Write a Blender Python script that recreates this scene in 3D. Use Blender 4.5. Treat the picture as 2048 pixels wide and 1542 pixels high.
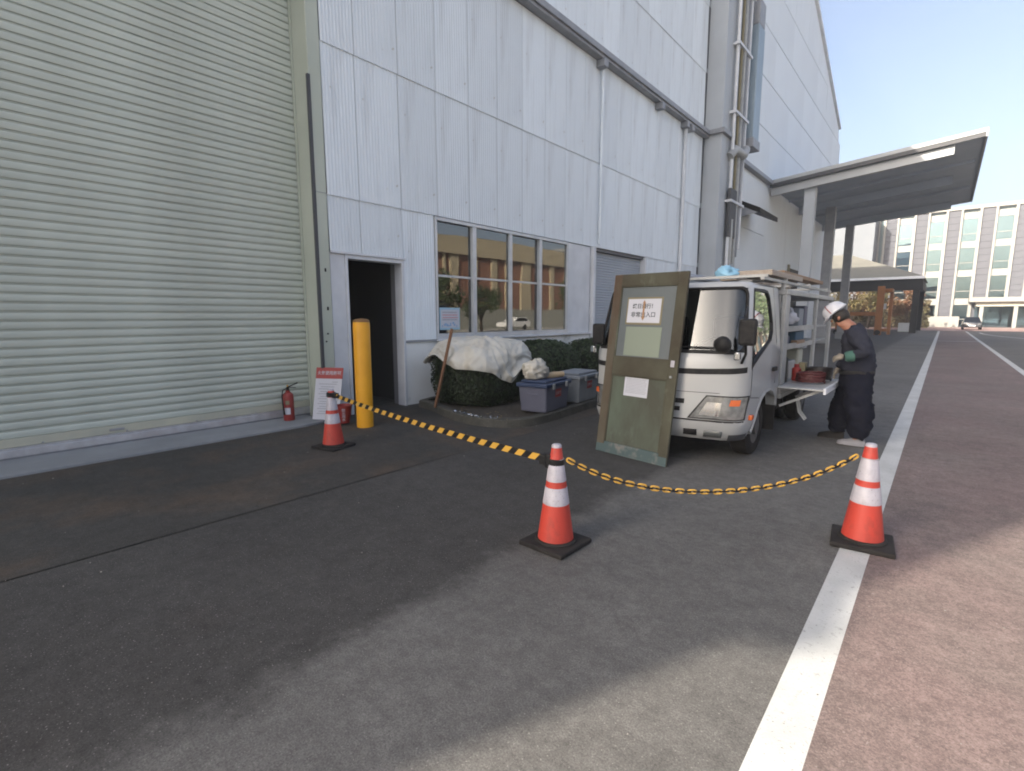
import bpy, bmesh, math, random
from math import radians as R, sin, cos, pi, sqrt, atan2
from mathutils import Vector, Matrix, Euler, noise as mnoise
random.seed(7)
for o in list(bpy.data.objects): bpy.data.objects.remove(o)
S = bpy.context.scene
COL = S.collection

# ---------------------------------------------------------------- camera
CAMZ, YAW, PIT = 1.6, 40.6, 7.9
cd = bpy.data.cameras.new('camera'); cam = bpy.data.objects.new('camera', cd); COL.objects.link(cam)
cam.location = (0, 0, CAMZ); cam.rotation_euler = (R(90-PIT), 0, R(YAW))
cd.sensor_width = 36.0; cd.lens = 36.0*1000/2048; cd.clip_start = .05; cd.clip_end = 3000
S.camera = cam

# ---------------------------------------------------------------- light
ELEV = 25.6; SUNX, SUNY = -.395, -.918          # towards the sun
W = bpy.data.worlds.new('World'); S.world = W; W.use_nodes = True
nt = W.node_tree; nt.nodes.clear()
sky = nt.nodes.new('ShaderNodeTexSky'); sky.sky_type = 'NISHITA'; sky.sun_disc = False
sky.sun_elevation = R(ELEV); sky.sun_rotation = atan2(SUNX, SUNY)
sky.air_density = .8; sky.dust_density = 6.5; sky.ozone_density = 1.0
bg = nt.nodes.new('ShaderNodeBackground'); bg.inputs['Strength'].default_value = .13
out = nt.nodes.new('ShaderNodeOutputWorld')
hs = nt.nodes.new('ShaderNodeHueSaturation'); hs.inputs['Saturation'].default_value = .82
nt.links.new(sky.outputs[0], hs.inputs['Color']); nt.links.new(hs.outputs[0], bg.inputs[0]); nt.links.new(bg.outputs[0], out.inputs[0])
sl = bpy.data.lights.new('sun', 'SUN'); sl.energy = 3.9; sl.angle = R(.53); sl.color = (1, .9, .76)
so = bpy.data.objects.new('sun', sl); COL.objects.link(so)
so.rotation_euler = Vector((-SUNX*cos(R(ELEV)), -SUNY*cos(R(ELEV)), -sin(R(ELEV)))).to_track_quat('-Z', 'Y').to_euler()
so.location = (-20, -40, 40)
S.view_settings.view_transform = 'Standard'; S.view_settings.look = 'None'
S.view_settings.exposure = 1.58; S.view_settings.gamma = 1.0; S.view_settings.use_curve_mapping = False
S.cycles.filter_width = 1.9
S.cycles.max_bounces = 8

# ---------------------------------------------------------------- helpers
class MB:
    def __init__(s): s.v = []; s.f = []; s.m = []; s.mi = 0; s.sm = []; s.smooth = False
    def add(s, vs, fs):
        b = len(s.v); s.v += [tuple(p) for p in vs]
        for f in fs: s.f.append([i+b for i in f]); s.m.append(s.mi); s.sm.append(s.smooth)
        return s
    def box(s, x0, x1, y0, y1, z0, z1):
        return s.add([(x0,y0,z0),(x1,y0,z0),(x1,y1,z0),(x0,y1,z0),(x0,y0,z1),(x1,y0,z1),(x1,y1,z1),(x0,y1,z1)],
            [(0,3,2,1),(4,5,6,7),(0,1,5,4),(1,2,6,5),(2,3,7,6),(3,0,4,7)])
    def obox(s, c, size, M=None):
        h = [Vector((a*size[0]/2, b*size[1]/2, d*size[2]/2)) for a,b,d in
             [(-1,-1,-1),(1,-1,-1),(1,1,-1),(-1,1,-1),(-1,-1,1),(1,-1,1),(1,1,1),(-1,1,1)]]
        if M is not None: h = [M @ p for p in h]
        c = Vector(c)
        return s.add([c+p for p in h], [(0,3,2,1),(4,5,6,7),(0,1,5,4),(1,2,6,5),(2,3,7,6),(3,0,4,7)])
    def beam(s, a, b, w, h, up=(0,0,1)):
        a, b = Vector(a), Vector(b); d = (b-a); L = d.length; d.normalize()
        x = d.cross(Vector(up));
        if x.length < 1e-4: x = d.cross(Vector((1,0,0)))
        x.normalize(); u = x.cross(d)
        M = Matrix((x, d, u)).transposed()
        return s.obox((a+b)/2, (w, L, h), M)
    def tube(s, pts, r, n=8, caps=True):
        pts = [Vector(p) for p in pts]; rs = r if isinstance(r, (list, tuple)) else [r]*len(pts)
        vs, fs = [], []; px = None
        for i, p in enumerate(pts):
            d = (pts[min(i+1, len(pts)-1)] - pts[max(i-1, 0)]).normalized()
            if px is None:
                px = d.cross(Vector((0,0,1)))
                if px.length < 1e-3: px = d.cross(Vector((0,1,0)))
            else: px = px - d*px.dot(d)
            px.normalize(); py = d.cross(px)
            for k in range(n):
                a = 2*pi*k/n; vs.append(p + (px*cos(a) + py*sin(a))*rs[i])
        for i in range(len(pts)-1):
            for k in range(n):
                fs.append((i*n+k, i*n+(k+1)%n, (i+1)*n+(k+1)%n, (i+1)*n+k))
        if caps: fs.append(tuple(range(n))[::-1]); fs.append(tuple((len(pts)-1)*n+k for k in range(n)))
        return s.add(vs, fs)
    def lathe(s, prof, n=24, c=(0,0,0), caps=True):
        vs, fs = [], []
        for r, z in prof:
            for k in range(n): vs.append((c[0]+r*cos(2*pi*k/n), c[1]+r*sin(2*pi*k/n), c[2]+z))
        for i in range(len(prof)-1):
            for k in range(n): fs.append((i*n+k, i*n+(k+1)%n, (i+1)*n+(k+1)%n, (i+1)*n+k))
        if caps: fs.append(tuple(range(n))[::-1]); fs.append(tuple((len(prof)-1)*n+k for k in range(n)))
        return s.add(vs, fs)
    def grid(s, rows):
        n = len(rows[0]); vs = [p for r in rows for p in r]
        return s.add(vs, [(i*n+k, i*n+k+1, (i+1)*n+k+1, (i+1)*n+k) for i in range(len(rows)-1) for k in range(n-1)])
    def prism(s, poly, fn0, fn1):
        """poly of 2d points; fn0/fn1 map a 2d point to the two end faces"""
        n = len(poly); vs = [fn0(p) for p in poly] + [fn1(p) for p in poly]
        return s.add(vs, [tuple(range(n))[::-1], tuple(range(n, 2*n))] + [(i, (i+1)%n, n+(i+1)%n, n+i) for i in range(n)])
    def mesh(s, name, mats):
        me = bpy.data.meshes.new(name); me.from_pydata(s.v, [], s.f)
        for m in (mats if isinstance(mats, (list, tuple)) else [mats]): me.materials.append(m)
        me.polygons.foreach_set('material_index', s.m)
        me.polygons.foreach_set('use_smooth', s.sm)
        me.update(); return me
    def build(s, name, mats, parent=None, bevel=0, seg=2, smooth_angle=None, subsurf=0, recalc=True):
        me = s.mesh(name, mats)
        if recalc:
            b = bmesh.new(); b.from_mesh(me); bmesh.ops.recalc_face_normals(b, faces=b.faces); b.to_mesh(me); b.free()
        o = link(name, me, parent)
        if bevel:
            md = o.modifiers.new('bevel', 'BEVEL'); md.width = bevel; md.segments = seg; md.limit_method = 'ANGLE'; md.angle_limit = R(40)
        if subsurf:
            md = o.modifiers.new('sub', 'SUBSURF'); md.levels = subsurf; md.render_levels = subsurf
            for p in me.polygons: p.use_smooth = True
        if smooth_angle is not None:
            for p in me.polygons: p.use_smooth = True
            me.set_sharp_from_angle(angle=R(smooth_angle))
        return o
def link(name, me, parent=None):
    o = bpy.data.objects.new(name, me); COL.objects.link(o)
    if parent is not None: adopt(o, parent)
    return o
def adopt(o, parent):
    o.parent = parent
    w = Matrix.Identity(4); p = parent; chain = []
    while p is not None: chain.append(p); p = p.parent
    for p in reversed(chain): w = w @ (p.matrix_parent_inverse if p.parent else Matrix.Identity(4)) @ Matrix.LocRotScale(p.location, p.rotation_euler, p.scale)
    o.matrix_parent_inverse = w.inverted()
def thing(name, label, cat, loc=(0,0,0), group=None):
    o = bpy.data.objects.new(name, None); COL.objects.link(o); o.location = loc; o.empty_display_size = .2
    return tag(o, label, cat, group)
def tag(o, label=None, cat=None, group=None, kind=None):
    if label: o['label'] = label
    if cat: o['category'] = cat
    if group: o['group'] = group
    if kind: o['kind'] = kind
    return o
def struct(o): o['kind'] = 'structure'; return o
def kids(o): return [c for c in bpy.data.objects if c.parent == o]
def copy_tree(o, parent=None):
    c = o.copy(); COL.objects.link(c)
    if parent is not None: c.parent = parent; c.matrix_parent_inverse = o.matrix_parent_inverse.copy()
    for ch in kids(o): copy_tree(ch, c)
    return c

# ---------------------------------------------------------------- materials
def mat(name, col, rough=.6, metal=0., spec=.5, col2=None, vs=3., vdet=5., lo=.35, hi=.65, stretch=None, bump=0., bs=60., coat=0.,
        specks=None, coords='Object', dirt=None, ior=None, rand=0.):
    m = bpy.data.materials.new(name); m.use_nodes = True; t = m.node_tree; N = t.nodes; L = t.links
    b = N['Principled BSDF']; b.inputs['Roughness'].default_value = rough; b.inputs['Metallic'].default_value = metal
    b.inputs['Specular IOR Level'].default_value = spec; b.inputs['Base Color'].default_value = (*col, 1)
    if coat: b.inputs['Coat Weight'].default_value = coat; b.inputs['Coat Roughness'].default_value = .08
    if ior: b.inputs['IOR'].default_value = ior
    tc = N.new('ShaderNodeTexCoord').outputs[coords]
    if coords == 'Object' and False: pass
    def nz(scale, det=5., st=None, rough=.6):
        src = tc
        if st:
            mp = N.new('ShaderNodeMapping'); mp.inputs['Scale'].default_value = st; L.new(tc, mp.inputs[0]); src = mp.outputs[0]
        n = N.new('ShaderNodeTexNoise'); n.inputs['Scale'].default_value = scale; n.inputs['Detail'].default_value = det
        n.inputs['Roughness'].default_value = rough; L.new(src, n.inputs['Vector']); return n.outputs['Fac']
    def mrange(x, a, c):
        r = N.new('ShaderNodeMapRange'); r.inputs[1].default_value = a; r.inputs[2].default_value = c; L.new(x, r.inputs[0]); return r.outputs[0]
    def mix(f, a, c):
        x = N.new('ShaderNodeMix'); x.data_type = 'RGBA'; L.new(f, x.inputs[0])
        for sock, val in ((6, a), (7, c)):
            if isinstance(val, tuple): x.inputs[sock].default_value = (*val, 1)
            else: L.new(val, x.inputs[sock])
        return x.outputs[2]
    c = col
    if col2: c = mix(mrange(nz(vs, vdet, stretch), lo, hi), col, col2)
    if dirt:                                   # (colour, scale, stretch, lo, hi)
        c = mix(mrange(nz(dirt[1], 6., dirt[2], .7), dirt[3], dirt[4]), c, dirt[0])
    if specks:                                 # (colour, scale, lo, hi)
        c = mix(mrange(nz(specks[1], 2.), specks[2], specks[3]), c, specks[0])
    if rand:                                   # each piece its own slight tone
        oi = N.new('ShaderNodeObjectInfo'); r = N.new('ShaderNodeMapRange'); r.inputs[3].default_value = 1-rand; r.inputs[4].default_value = 1+rand*.6
        L.new(oi.outputs['Random'], r.inputs[0]); cc = N.new('ShaderNodeCombineColor'); [L.new(r.outputs[0], cc.inputs[i]) for i in range(3)]
        x = N.new('ShaderNodeMix'); x.data_type = 'RGBA'; x.blend_type = 'MULTIPLY'; x.inputs[0].default_value = 1
        if isinstance(c, tuple): x.inputs[6].default_value = (*c, 1)
        else: L.new(c, x.inputs[6])
        L.new(cc.outputs[0], x.inputs[7]); c = x.outputs[2]
    if not isinstance(c, tuple): L.new(c, b.inputs['Base Color'])
    if bump:
        bp = N.new('ShaderNodeBump'); bp.inputs['Strength'].default_value = bump; bp.inputs['Distance'].default_value = .01
        L.new(nz(bs, 4.), bp.inputs['Height']); L.new(bp.outputs[0], b.inputs['Normal'])
    m['_'] = 1
    return m
def lin(r, g, b):
    f = lambda c: (c/255/12.92) if c/255 <= .04045 else ((c/255+.055)/1.055)**2.4
    return (f(r), f(g), f(b))
def glassy(name, tint=(.5,.55,.55), ior=1.9, gcol=(.95,.97,.97)):
    m = bpy.data.materials.new(name); m.use_nodes = True; t = m.node_tree; N = t.nodes; L = t.links; N.clear()
    o = N.new('ShaderNodeOutputMaterial'); mx = N.new('ShaderNodeMixShader'); fr = N.new('ShaderNodeFresnel'); fr.inputs[0].default_value = ior
    tr = N.new('ShaderNodeBsdfTransparent'); tr.inputs[0].default_value = (*tint, 1)
    gl = N.new('ShaderNodeBsdfGlossy'); gl.inputs['Roughness'].default_value = .012; gl.inputs[0].default_value = (*gcol,1)
    tc = N.new('ShaderNodeTexCoord'); n = N.new('ShaderNodeTexNoise'); n.inputs['Scale'].default_value = 1.3; n.inputs['Detail'].default_value = 1
    bp = N.new('ShaderNodeBump'); bp.inputs['Strength'].default_value = .05; bp.inputs['Distance'].default_value = .02
    L.new(tc.outputs['Object'], n.inputs['Vector']); L.new(n.outputs['Fac'], bp.inputs['Height']); L.new(bp.outputs[0], gl.inputs['Normal'])
    L.new(fr.outputs[0], mx.inputs[0]); L.new(tr.outputs[0], mx.inputs[1]); L.new(gl.outputs[0], mx.inputs[2]); L.new(mx.outputs[0], o.inputs[0])
    return m

def asphalt_mat(name, cA, cB=None, edge=None, speck=(.22,.21,.20), stain=None, seed=0.):
    """asphalt: aggregate speckle in colour and relief, slow patches; cB takes over beyond a ragged edge at x = edge"""
    m = bpy.data.materials.new(name); m.use_nodes = True; t = m.node_tree; N = t.nodes; L = t.links
    b = N['Principled BSDF']; b.inputs['Roughness'].default_value = .85; b.inputs['Specular IOR Level'].default_value = .35
    geo = N.new('ShaderNodeNewGeometry').outputs['Position']
    def nz(scale, det=4., rough=.6, off=0., st=(1,1,1)):
        mp = N.new('ShaderNodeMapping'); mp.inputs['Location'].default_value = (off, off*1.7, 0); mp.inputs['Scale'].default_value = st
        L.new(geo, mp.inputs[0])
        n = N.new('ShaderNodeTexNoise'); n.inputs['Scale'].default_value = scale; n.inputs['Detail'].default_value = det; n.inputs['Roughness'].default_value = rough
        L.new(mp.outputs[0], n.inputs['Vector']); return n.outputs['Fac']
    def mr(x, a, c, d=0., e=1.):
        r = N.new('ShaderNodeMapRange'); r.inputs[1].default_value = a; r.inputs[2].default_value = c; r.inputs[3].default_value = d; r.inputs[4].default_value = e
        L.new(x, r.inputs[0]); return r.outputs[0]
    def mix(f, a, c, mode='MIX'):
        x = N.new('ShaderNodeMix'); x.data_type = 'RGBA'; x.blend_type = mode
        if isinstance(f, float): x.inputs[0].default_value = f
        else: L.new(f, x.inputs[0])
        for sock, val in ((6, a), (7, c)):
            if isinstance(val, tuple): x.inputs[sock].default_value = (*val, 1)
            else: L.new(val, x.inputs[sock])
        return x.outputs[2]
    def math_(op, a, c):
        x = N.new('ShaderNodeMath'); x.operation = op
        for i, val in enumerate((a, c)):
            if isinstance(val, float): x.inputs[i].default_value = val
            else: L.new(val, x.inputs[i])
        return x.outputs[0]
    c = cA
    fB = None
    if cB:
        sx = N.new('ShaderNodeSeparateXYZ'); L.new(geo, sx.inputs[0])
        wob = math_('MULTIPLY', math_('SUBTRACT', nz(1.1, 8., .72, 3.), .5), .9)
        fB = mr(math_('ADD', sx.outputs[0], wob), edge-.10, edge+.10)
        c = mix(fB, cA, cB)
    if stain: c = mix(mr(nz(stain[1], 6., .65, 9.+seed, (1., .8, 1.)), stain[2], stain[3]), c, stain[0])
    patch = math_('MULTIPLY', mr(nz(.55, 5., .6, seed), .3, .7, .82, 1.18), math_('MULTIPLY', mr(nz(7., 6., .75, seed+2), .3, .7, .76, 1.24), mr(nz(26., 5., .75, seed+5), .3, .7, .80, 1.22)))
    g = N.new('ShaderNodeCombineColor'); [L.new(patch, g.inputs[i]) for i in range(3)]
    c = mix(1., c, g.outputs[0], 'MULTIPLY')
    grain = mr(nz(120., 4., .75, 1.), .3, .7, .55, 1.48)
    g2 = N.new('ShaderNodeCombineColor'); [L.new(grain, g2.inputs[i]) for i in range(3)]
    c = mix(1., c, g2.outputs[0], 'MULTIPLY')
    c = mix(mr(nz(95., 1., .5, 5.), .675, .74, 0., .85), c, speck)
    L.new(c, b.inputs['Base Color'])
    bp = N.new('ShaderNodeBump'); bp.inputs['Strength'].default_value = .42; bp.inputs['Distance'].default_value = .005
    L.new(nz(85., 4., .8, 1.), bp.inputs['Height']); L.new(bp.outputs[0], b.inputs['Normal'])
    return m

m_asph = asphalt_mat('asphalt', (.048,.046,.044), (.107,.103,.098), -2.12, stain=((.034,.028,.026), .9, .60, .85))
m_apron = asphalt_mat('asphalt_stained', (.046,.044,.041), speck=(.15,.14,.13), stain=((.070,.053,.040), 1.3, .46, .66), seed=4.)
m_red = asphalt_mat('red_lane', (.150,.110,.103), speck=(.24,.20,.185), stain=((.140,.118,.107), .7, .40, .75), seed=2.)
m_pink = asphalt_mat('pink_paving', (.30,.20,.18), speck=(.4,.3,.28), seed=6.)
m_ground = asphalt_mat('ground_dark', (.03,.03,.03), seed=1.)
m_paint = mat('road_paint', (.49,.495,.485), .7, col2=(.40,.405,.395), vs=2.5, dirt=((.20,.195,.19), 16, None, .60, .74), specks=((.25,.25,.24), 90, .64, .72), bump=.25, bs=120)
m_conc = mat('concrete', (.27,.28,.29), .85, col2=(.21,.22,.23), vs=1.2, bump=.2, bs=60, specks=((.2,.2,.2), 60, .66, .74))
m_moss = mat('kerb_concrete', (.075,.072,.062), .9, col2=(.045,.045,.038), vs=4, bump=.4, bs=40, specks=((.22,.21,.19), 70, .66, .74))
m_dado = mat('dado_concrete', (.80,.81,.80), .85, col2=(.72,.73,.71), vs=1.5, bump=.12, bs=50, dirt=((.13,.14,.11), 1.1, (1,1,1), .54, .76))
m_soil = mat('soil', (.035,.03,.024), .95, col2=(.06,.05,.04), vs=14, bump=.8, bs=50)
m_wall = mat('white_cladding', (.69,.745,.79), .55, col2=(.63,.68,.725), vs=.6, dirt=((.47,.495,.52), 2.6, (1,1.6,.10), .52, .84), bump=.03, bs=30,
    specks=((.40,.38,.35), 6, .70, .78), rand=.07)
m_post = mat('post_grey', (.40,.43,.46), .6, col2=(.36,.385,.41), vs=.6, dirt=((.28,.29,.30), 1.2, (1,1,.15), .58, .85))
m_wall2 = mat('far_cladding', (.69,.735,.77), .6, col2=(.65,.69,.725), vs=.3, dirt=((.5,.52,.54), .7, (1,1,.15), .56, .85), rand=.04)
m_core = mat('wall_core', (.18,.18,.19), .9)
m_ledge = mat('ledge_metal', (.27,.28,.30), .5, col2=(.22,.23,.25), vs=4)
m_trim = mat('white_trim', (.62,.64,.67), .5, col2=(.52,.54,.57), vs=2)
m_green = mat('green_grey_paint', (.44,.475,.405), .5, col2=(.39,.425,.36), vs=.8, dirt=((.16,.17,.14), 3, (1,1,.4), .66, .8))
m_slat = mat('shutter_slat', (.515,.555,.49), .55, col2=(.455,.49,.43), vs=.7, rand=.05, dirt=((.30,.295,.25), 2.2, (1,.35,2), .56, .82))
m_slatlow = mat('shutter_bottom', (.50,.49,.38), .5, col2=(.40,.40,.33), vs=2)
m_alu = mat('aluminium', (.62,.63,.65), .35, .6, col2=(.5,.5,.52), vs=6)
m_frame = mat('window_frame', (.56,.58,.60), .4, .2, col2=(.46,.48,.5), vs=3)
m_slat2 = mat('small_shutter', (.36,.39,.43), .5, col2=(.32,.35,.39), vs=1)
m_dark = mat('dark_interior', (.012,.012,.013), .9)
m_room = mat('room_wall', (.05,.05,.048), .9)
m_cream = mat('cream_board', (.40,.40,.33), .7)
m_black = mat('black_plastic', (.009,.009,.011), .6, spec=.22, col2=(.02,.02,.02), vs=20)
m_rubber = mat('black_rubber', (.015,.014,.014), .85, spec=.2, col2=(.030,.027,.026), vs=6, bump=.2, bs=70)
m_glass = glassy('window_glass', (.42,.44,.44), 2.15)
m_tglass = glassy('vehicle_glass', (.42,.47,.47), 1.8)
m_sglass = glassy('side_glass', (.10,.12,.11), 1.75)
m_yellow = mat('yellow_paint', (.78,.37,.012), .45, col2=(.70,.32,.012), vs=3, dirt=((.4,.22,.04), 14, None, .70, .78))
m_orange = mat('cone_orange', (.46,.045,.028), .55, col2=(.39,.038,.025), vs=4, dirt=((.17,.035,.025), 11, (1,1,.45), .54, .82))
m_refl = mat('cone_white_band', (.44,.425,.47), .45, col2=(.37,.355,.40), vs=12, dirt=((.22,.20,.21), 13, (1,1,.5), .56, .82), specks=((.26,.25,.26), 60, .64, .7))
m_ypl = mat('yellow_plastic', (.56,.33,.05), .5)
m_ired = mat('red_paint', (.26,.028,.025), .45, col2=(.21,.024,.02), vs=5)
m_white = mat('white_paper', (.50,.51,.56), .7)
m_signred = mat('sign_red', (.31,.04,.037), .55)
m_ink = mat('print_ink', (.06,.07,.08), .7)
m_inkgrey = mat('grey_ink', (.28,.29,.33), .7)
m_truck = mat('truck_paint', (.36,.37,.375), .34, coat=.25, col2=(.34,.35,.355), vs=1.2, dirt=((.30,.29,.27), 2.2, (1,1,.5), .62, .95))
m_lamp = mat('lamp_lens', (.30,.31,.31), .12, .5, col2=(.16,.165,.17), vs=12, coat=.8)
m_amber = mat('amber_lens', (.62,.13,.03), .25, coat=.5)
m_chan = mat('dark_channel', (.055,.058,.065), .6)
m_chrome = mat('chrome', (.55,.56,.57), .15, 1.)
m_steel = mat('grey_steel', (.35,.36,.37), .45, .3, col2=(.26,.27,.28), vs=5)
m_lsteel = mat('pale_steel', (.36,.37,.37), .5, .1, col2=(.28,.29,.29), vs=4)
m_wood = mat('timber', (.24,.16,.10), .7, col2=(.24,.15,.09), vs=3, stretch=(8,8,1))
m_stake = mat('stake_wood', (.18,.085,.045), .75, col2=(.23,.125,.07), vs=3, stretch=(8,8,1))
m_tarp = mat('tarp', (.56,.545,.49), .6, col2=(.52,.49,.42), vs=3, dirt=((.36,.31,.24), 2.4, None, .60, .8))
m_leaf = mat('hedge_leaf', (.008,.014,.006), .6, spec=.35, col2=(.030,.046,.018), vs=14, lo=.35, hi=.65)
m_leaf2 = mat('bush_leaf', (.016,.028,.011), .6, spec=.35, col2=(.048,.072,.028), vs=12, lo=.35, hi=.65)
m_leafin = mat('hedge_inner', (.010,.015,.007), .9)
m_boxgrey = mat('box_grey', (.105,.11,.155), .6, col2=(.09,.095,.135), vs=3)
m_boxblue = mat('box_blue_lid', (.018,.035,.085), .55, col2=(.028,.048,.105), vs=4)
m_boxpale = mat('box_pale_lid', (.19,.215,.245), .6, col2=(.16,.18,.21), vs=4)
m_door = mat('door_olive', (.085,.085,.060), .75, col2=(.055,.047,.033), vs=1.6, dirt=((.13,.14,.105), 3., (1,1,.5), .56, .74), bump=.3, bs=25, spec=.25)
m_rust = mat('door_rust', (.075,.048,.030), .8, col2=(.095,.088,.062), vs=2.2, stretch=(2,2,.7), bump=.3, bs=25)
m_dpanel = mat('door_panel_green', (.088,.112,.083), .75, col2=(.058,.060,.044), vs=1.8, stretch=(1.5,1.5,.6), dirt=((.115,.145,.115), 3, (1,1,.4), .55, .75), bump=.2, bs=25)
m_dteal = mat('door_teal', (.062,.095,.10), .75, col2=(.19,.18,.165), vs=6, lo=.52, hi=.66, bump=.3, bs=25)
m_dglass = mat('frosted_glass', (.135,.150,.158), .3, col2=(.105,.122,.126), vs=1.5)
m_dpale = mat('pale_board', (.215,.25,.20), .7)
m_tan = mat('tan_frame', (.20,.175,.105), .7)
m_navy = mat('navy_cloth', (.008,.009,.017), .9, spec=.08, col2=(.011,.012,.020), vs=6, bump=.5, bs=14)
m_jack = mat('slate_cloth', (.030,.032,.046), .9, spec=.1, col2=(.026,.028,.039), vs=6, bump=.5, bs=16)
m_skin = mat('skin', (.30,.135,.085), .55, col2=(.27,.115,.07), vs=12)
m_hair = mat('hair', (.015,.012,.010), .7)
m_glove = mat('glove_cotton', (.24,.215,.18), .9, col2=(.18,.16,.13), vs=12)
m_teal = mat('teal_cuff', (.04,.105,.085), .85)
m_helm = mat('helmet_white', (.52,.53,.57), .35, coat=.3)
m_shoe = mat('shoe_grey', (.20,.20,.22), .7)
m_shoed = mat('shoe_sole', (.03,.03,.03), .8)
m_blue = mat('blue_plastic', (.24,.46,.62), .45)
m_dblue = mat('dark_blue_cloth', (.04,.09,.14), .8)
m_tanbag = mat('tan_sack', (.42,.35,.27), .85, col2=(.30,.24,.18), vs=8)
m_cabler = mat('red_cable', (.07,.013,.013), .55)
m_cabled = mat('black_cable', (.02,.017,.017), .5)
# ================================================================ ground
def sheet(name, m, x0, x1, y0, y1, z):
    return struct(MB().add([(x0,y0,z),(x1,y0,z),(x1,y1,z),(x0,y1,z)], [(0,1,2,3)]).build(name, m, recalc=False))
sheet('ground', m_ground, -900, 900, -400, 1500, -.012)
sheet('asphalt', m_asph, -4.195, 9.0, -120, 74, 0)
m_yard = asphalt_mat('yard_concrete', (.36,.35,.325), speck=(.42,.41,.39), seed=8.)
sheet('concrete_yard', m_yard, 9.005, 140, -120, 74, 0)
sheet('asphalt_beyond', m_asph, -60, -4.21, 48.5, 74, 0)
sheet('asphalt_strip', m_apron, -7.9, -4.212, -60, 48.4, 0)
sheet('red_lane', m_red, -.24, 1.77, -60, 74, .004)
sheet('white_line', m_paint, -.41, -.2402, -60, 71.5, .004)
sheet('white_line', m_paint, 1.7702, 1.93, -60, 71.5, .004)
sheet('white_line', m_paint, -.238, 1.768, 42.6, 42.85, .008)
sheet('crossing_road', m_pink, -120, 160, 74.02, 150, .002)
for k in range(-10, 22): sheet('white_dash', m_paint, k*3.4, k*3.4+1.9, 74.6, 75.2, .008)
for k in range(-8, 16): sheet('white_dash', m_paint, k*4.6+1, k*4.6+3.4, 92.0, 92.7, .008)
mb = MB(); rows = []                                    # the line that curves away from the lane on the far side
for i in range(25):
    a = i/24; x = 2.7 + 11*a**2.2; y = 66 - 34*a
    rows.append([(x-.08, y, .005), (x+.10, y, .005)])
mb.grid(rows); struct(mb.build('white_line', m_paint, recalc=False))
# raised concrete threshold before the roller shutter
mb = MB(); poly = [(-8,-9),(-6.93,-9),(-6.93,3.45),(-7.0,3.75),(-7.245,4.42),(-7.245,3.85),(-8,3.85)]
mb.prism(poly, lambda p: (p[0],p[1],-.01), lambda p: (p[0],p[1],.03)); struct(mb.build('concrete_threshold', m_conc, bevel=.008))
# loose stones
mb = MB(); rr = random.Random(3)
for i in range(150):
    y = rr.uniform(-.5, 7); x = rr.uniform(-6.6, 1.6); s = rr.choice([.0025,.003,.004,.005,.008]) 
    b = len(mb.v); pts = []
    for d in [(1,0,0),(-.6,.8,0),(-.7,-.7,0),(0,.1,1.0),(.1,0,-.5)]:
        pts.append((x+d[0]*s*rr.uniform(.7,1.3), y+d[1]*s*rr.uniform(.7,1.3), .004+s*.4+d[2]*s*.8))
    mb.add(pts, [(0,1,3),(1,2,3),(2,0,3),(1,0,4),(2,1,4),(0,2,4)])
m_stone = mat('pale_stone', (.30,.28,.26), .8, col2=(.14,.13,.12), vs=3)
g = mb.build('gravel', m_stone); tag(g, 'loose pale grit scattered over the dark asphalt', 'grit', kind='stuff')

# ================================================================ factory building
WX = -7.25
fb = thing('factory_building', 'large factory hall clad in white corrugated sheets along the left side of the road', 'factory', (WX, 4, 0))
HALL = 15.2
Y0, Y1, Y2 = -12.85, 20.4, 47.2                          # near end, step to the tall hall, far end
# --- the solid walls behind the cladding, left open at shutter, door and windows
core = MB(); cx0, cx1 = WX-.33, WX-.03
for (y0,y1,z0,z1) in [(Y0,-9,0,HALL),(-9,3.93,6.9,HALL),(3.97,4.43,0,HALL),(4.43,5.51,2.52,HALL),(5.51,6.26,0,HALL),
                      (6.26,10.6,0,1.16),(6.26,10.6,3.41,HALL),(10.6,11.78,0,HALL),(11.78,14.85,3.34,HALL),(14.85,Y1,0,HALL)]:
    core.box(cx0, cx1, y0, y1, z0, z1)
core.box(-44, cx0-.01, Y0, Y0+.3, 0, HALL); core.box(-44, -43.7, Y0+.31, Y2, 0, HALL)
core.build('wall', m_core, fb)
MB().box(-44, WX+.02, Y0-.05, Y1, HALL, HALL+.25).build('roof', m_ledge, fb)
# tall hall with a gable facing the road
mb = MB(); gp = [(Y1,0),(Y2,0),(Y2,13.1),(Y2-1.1,15.4),(34.6,19.75),(Y1,15.3)]
mb.prism(gp, lambda p: (WX-.02,p[0],p[1]), lambda p: (-44,p[0],p[1])); mb.build('wall', m_wall2, fb)
mb = MB()
for (a, b) in [((Y1-.05,15.32),(34.6,19.80)), ((34.6,19.80),(Y2-1.15,15.45))]:
    mb.beam((WX+.05,a[0],a[1]+.02), (WX+.05,b[0],b[1]+.02), .18, .16)
mb.build('verge_trim', m_trim, fb)
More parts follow.
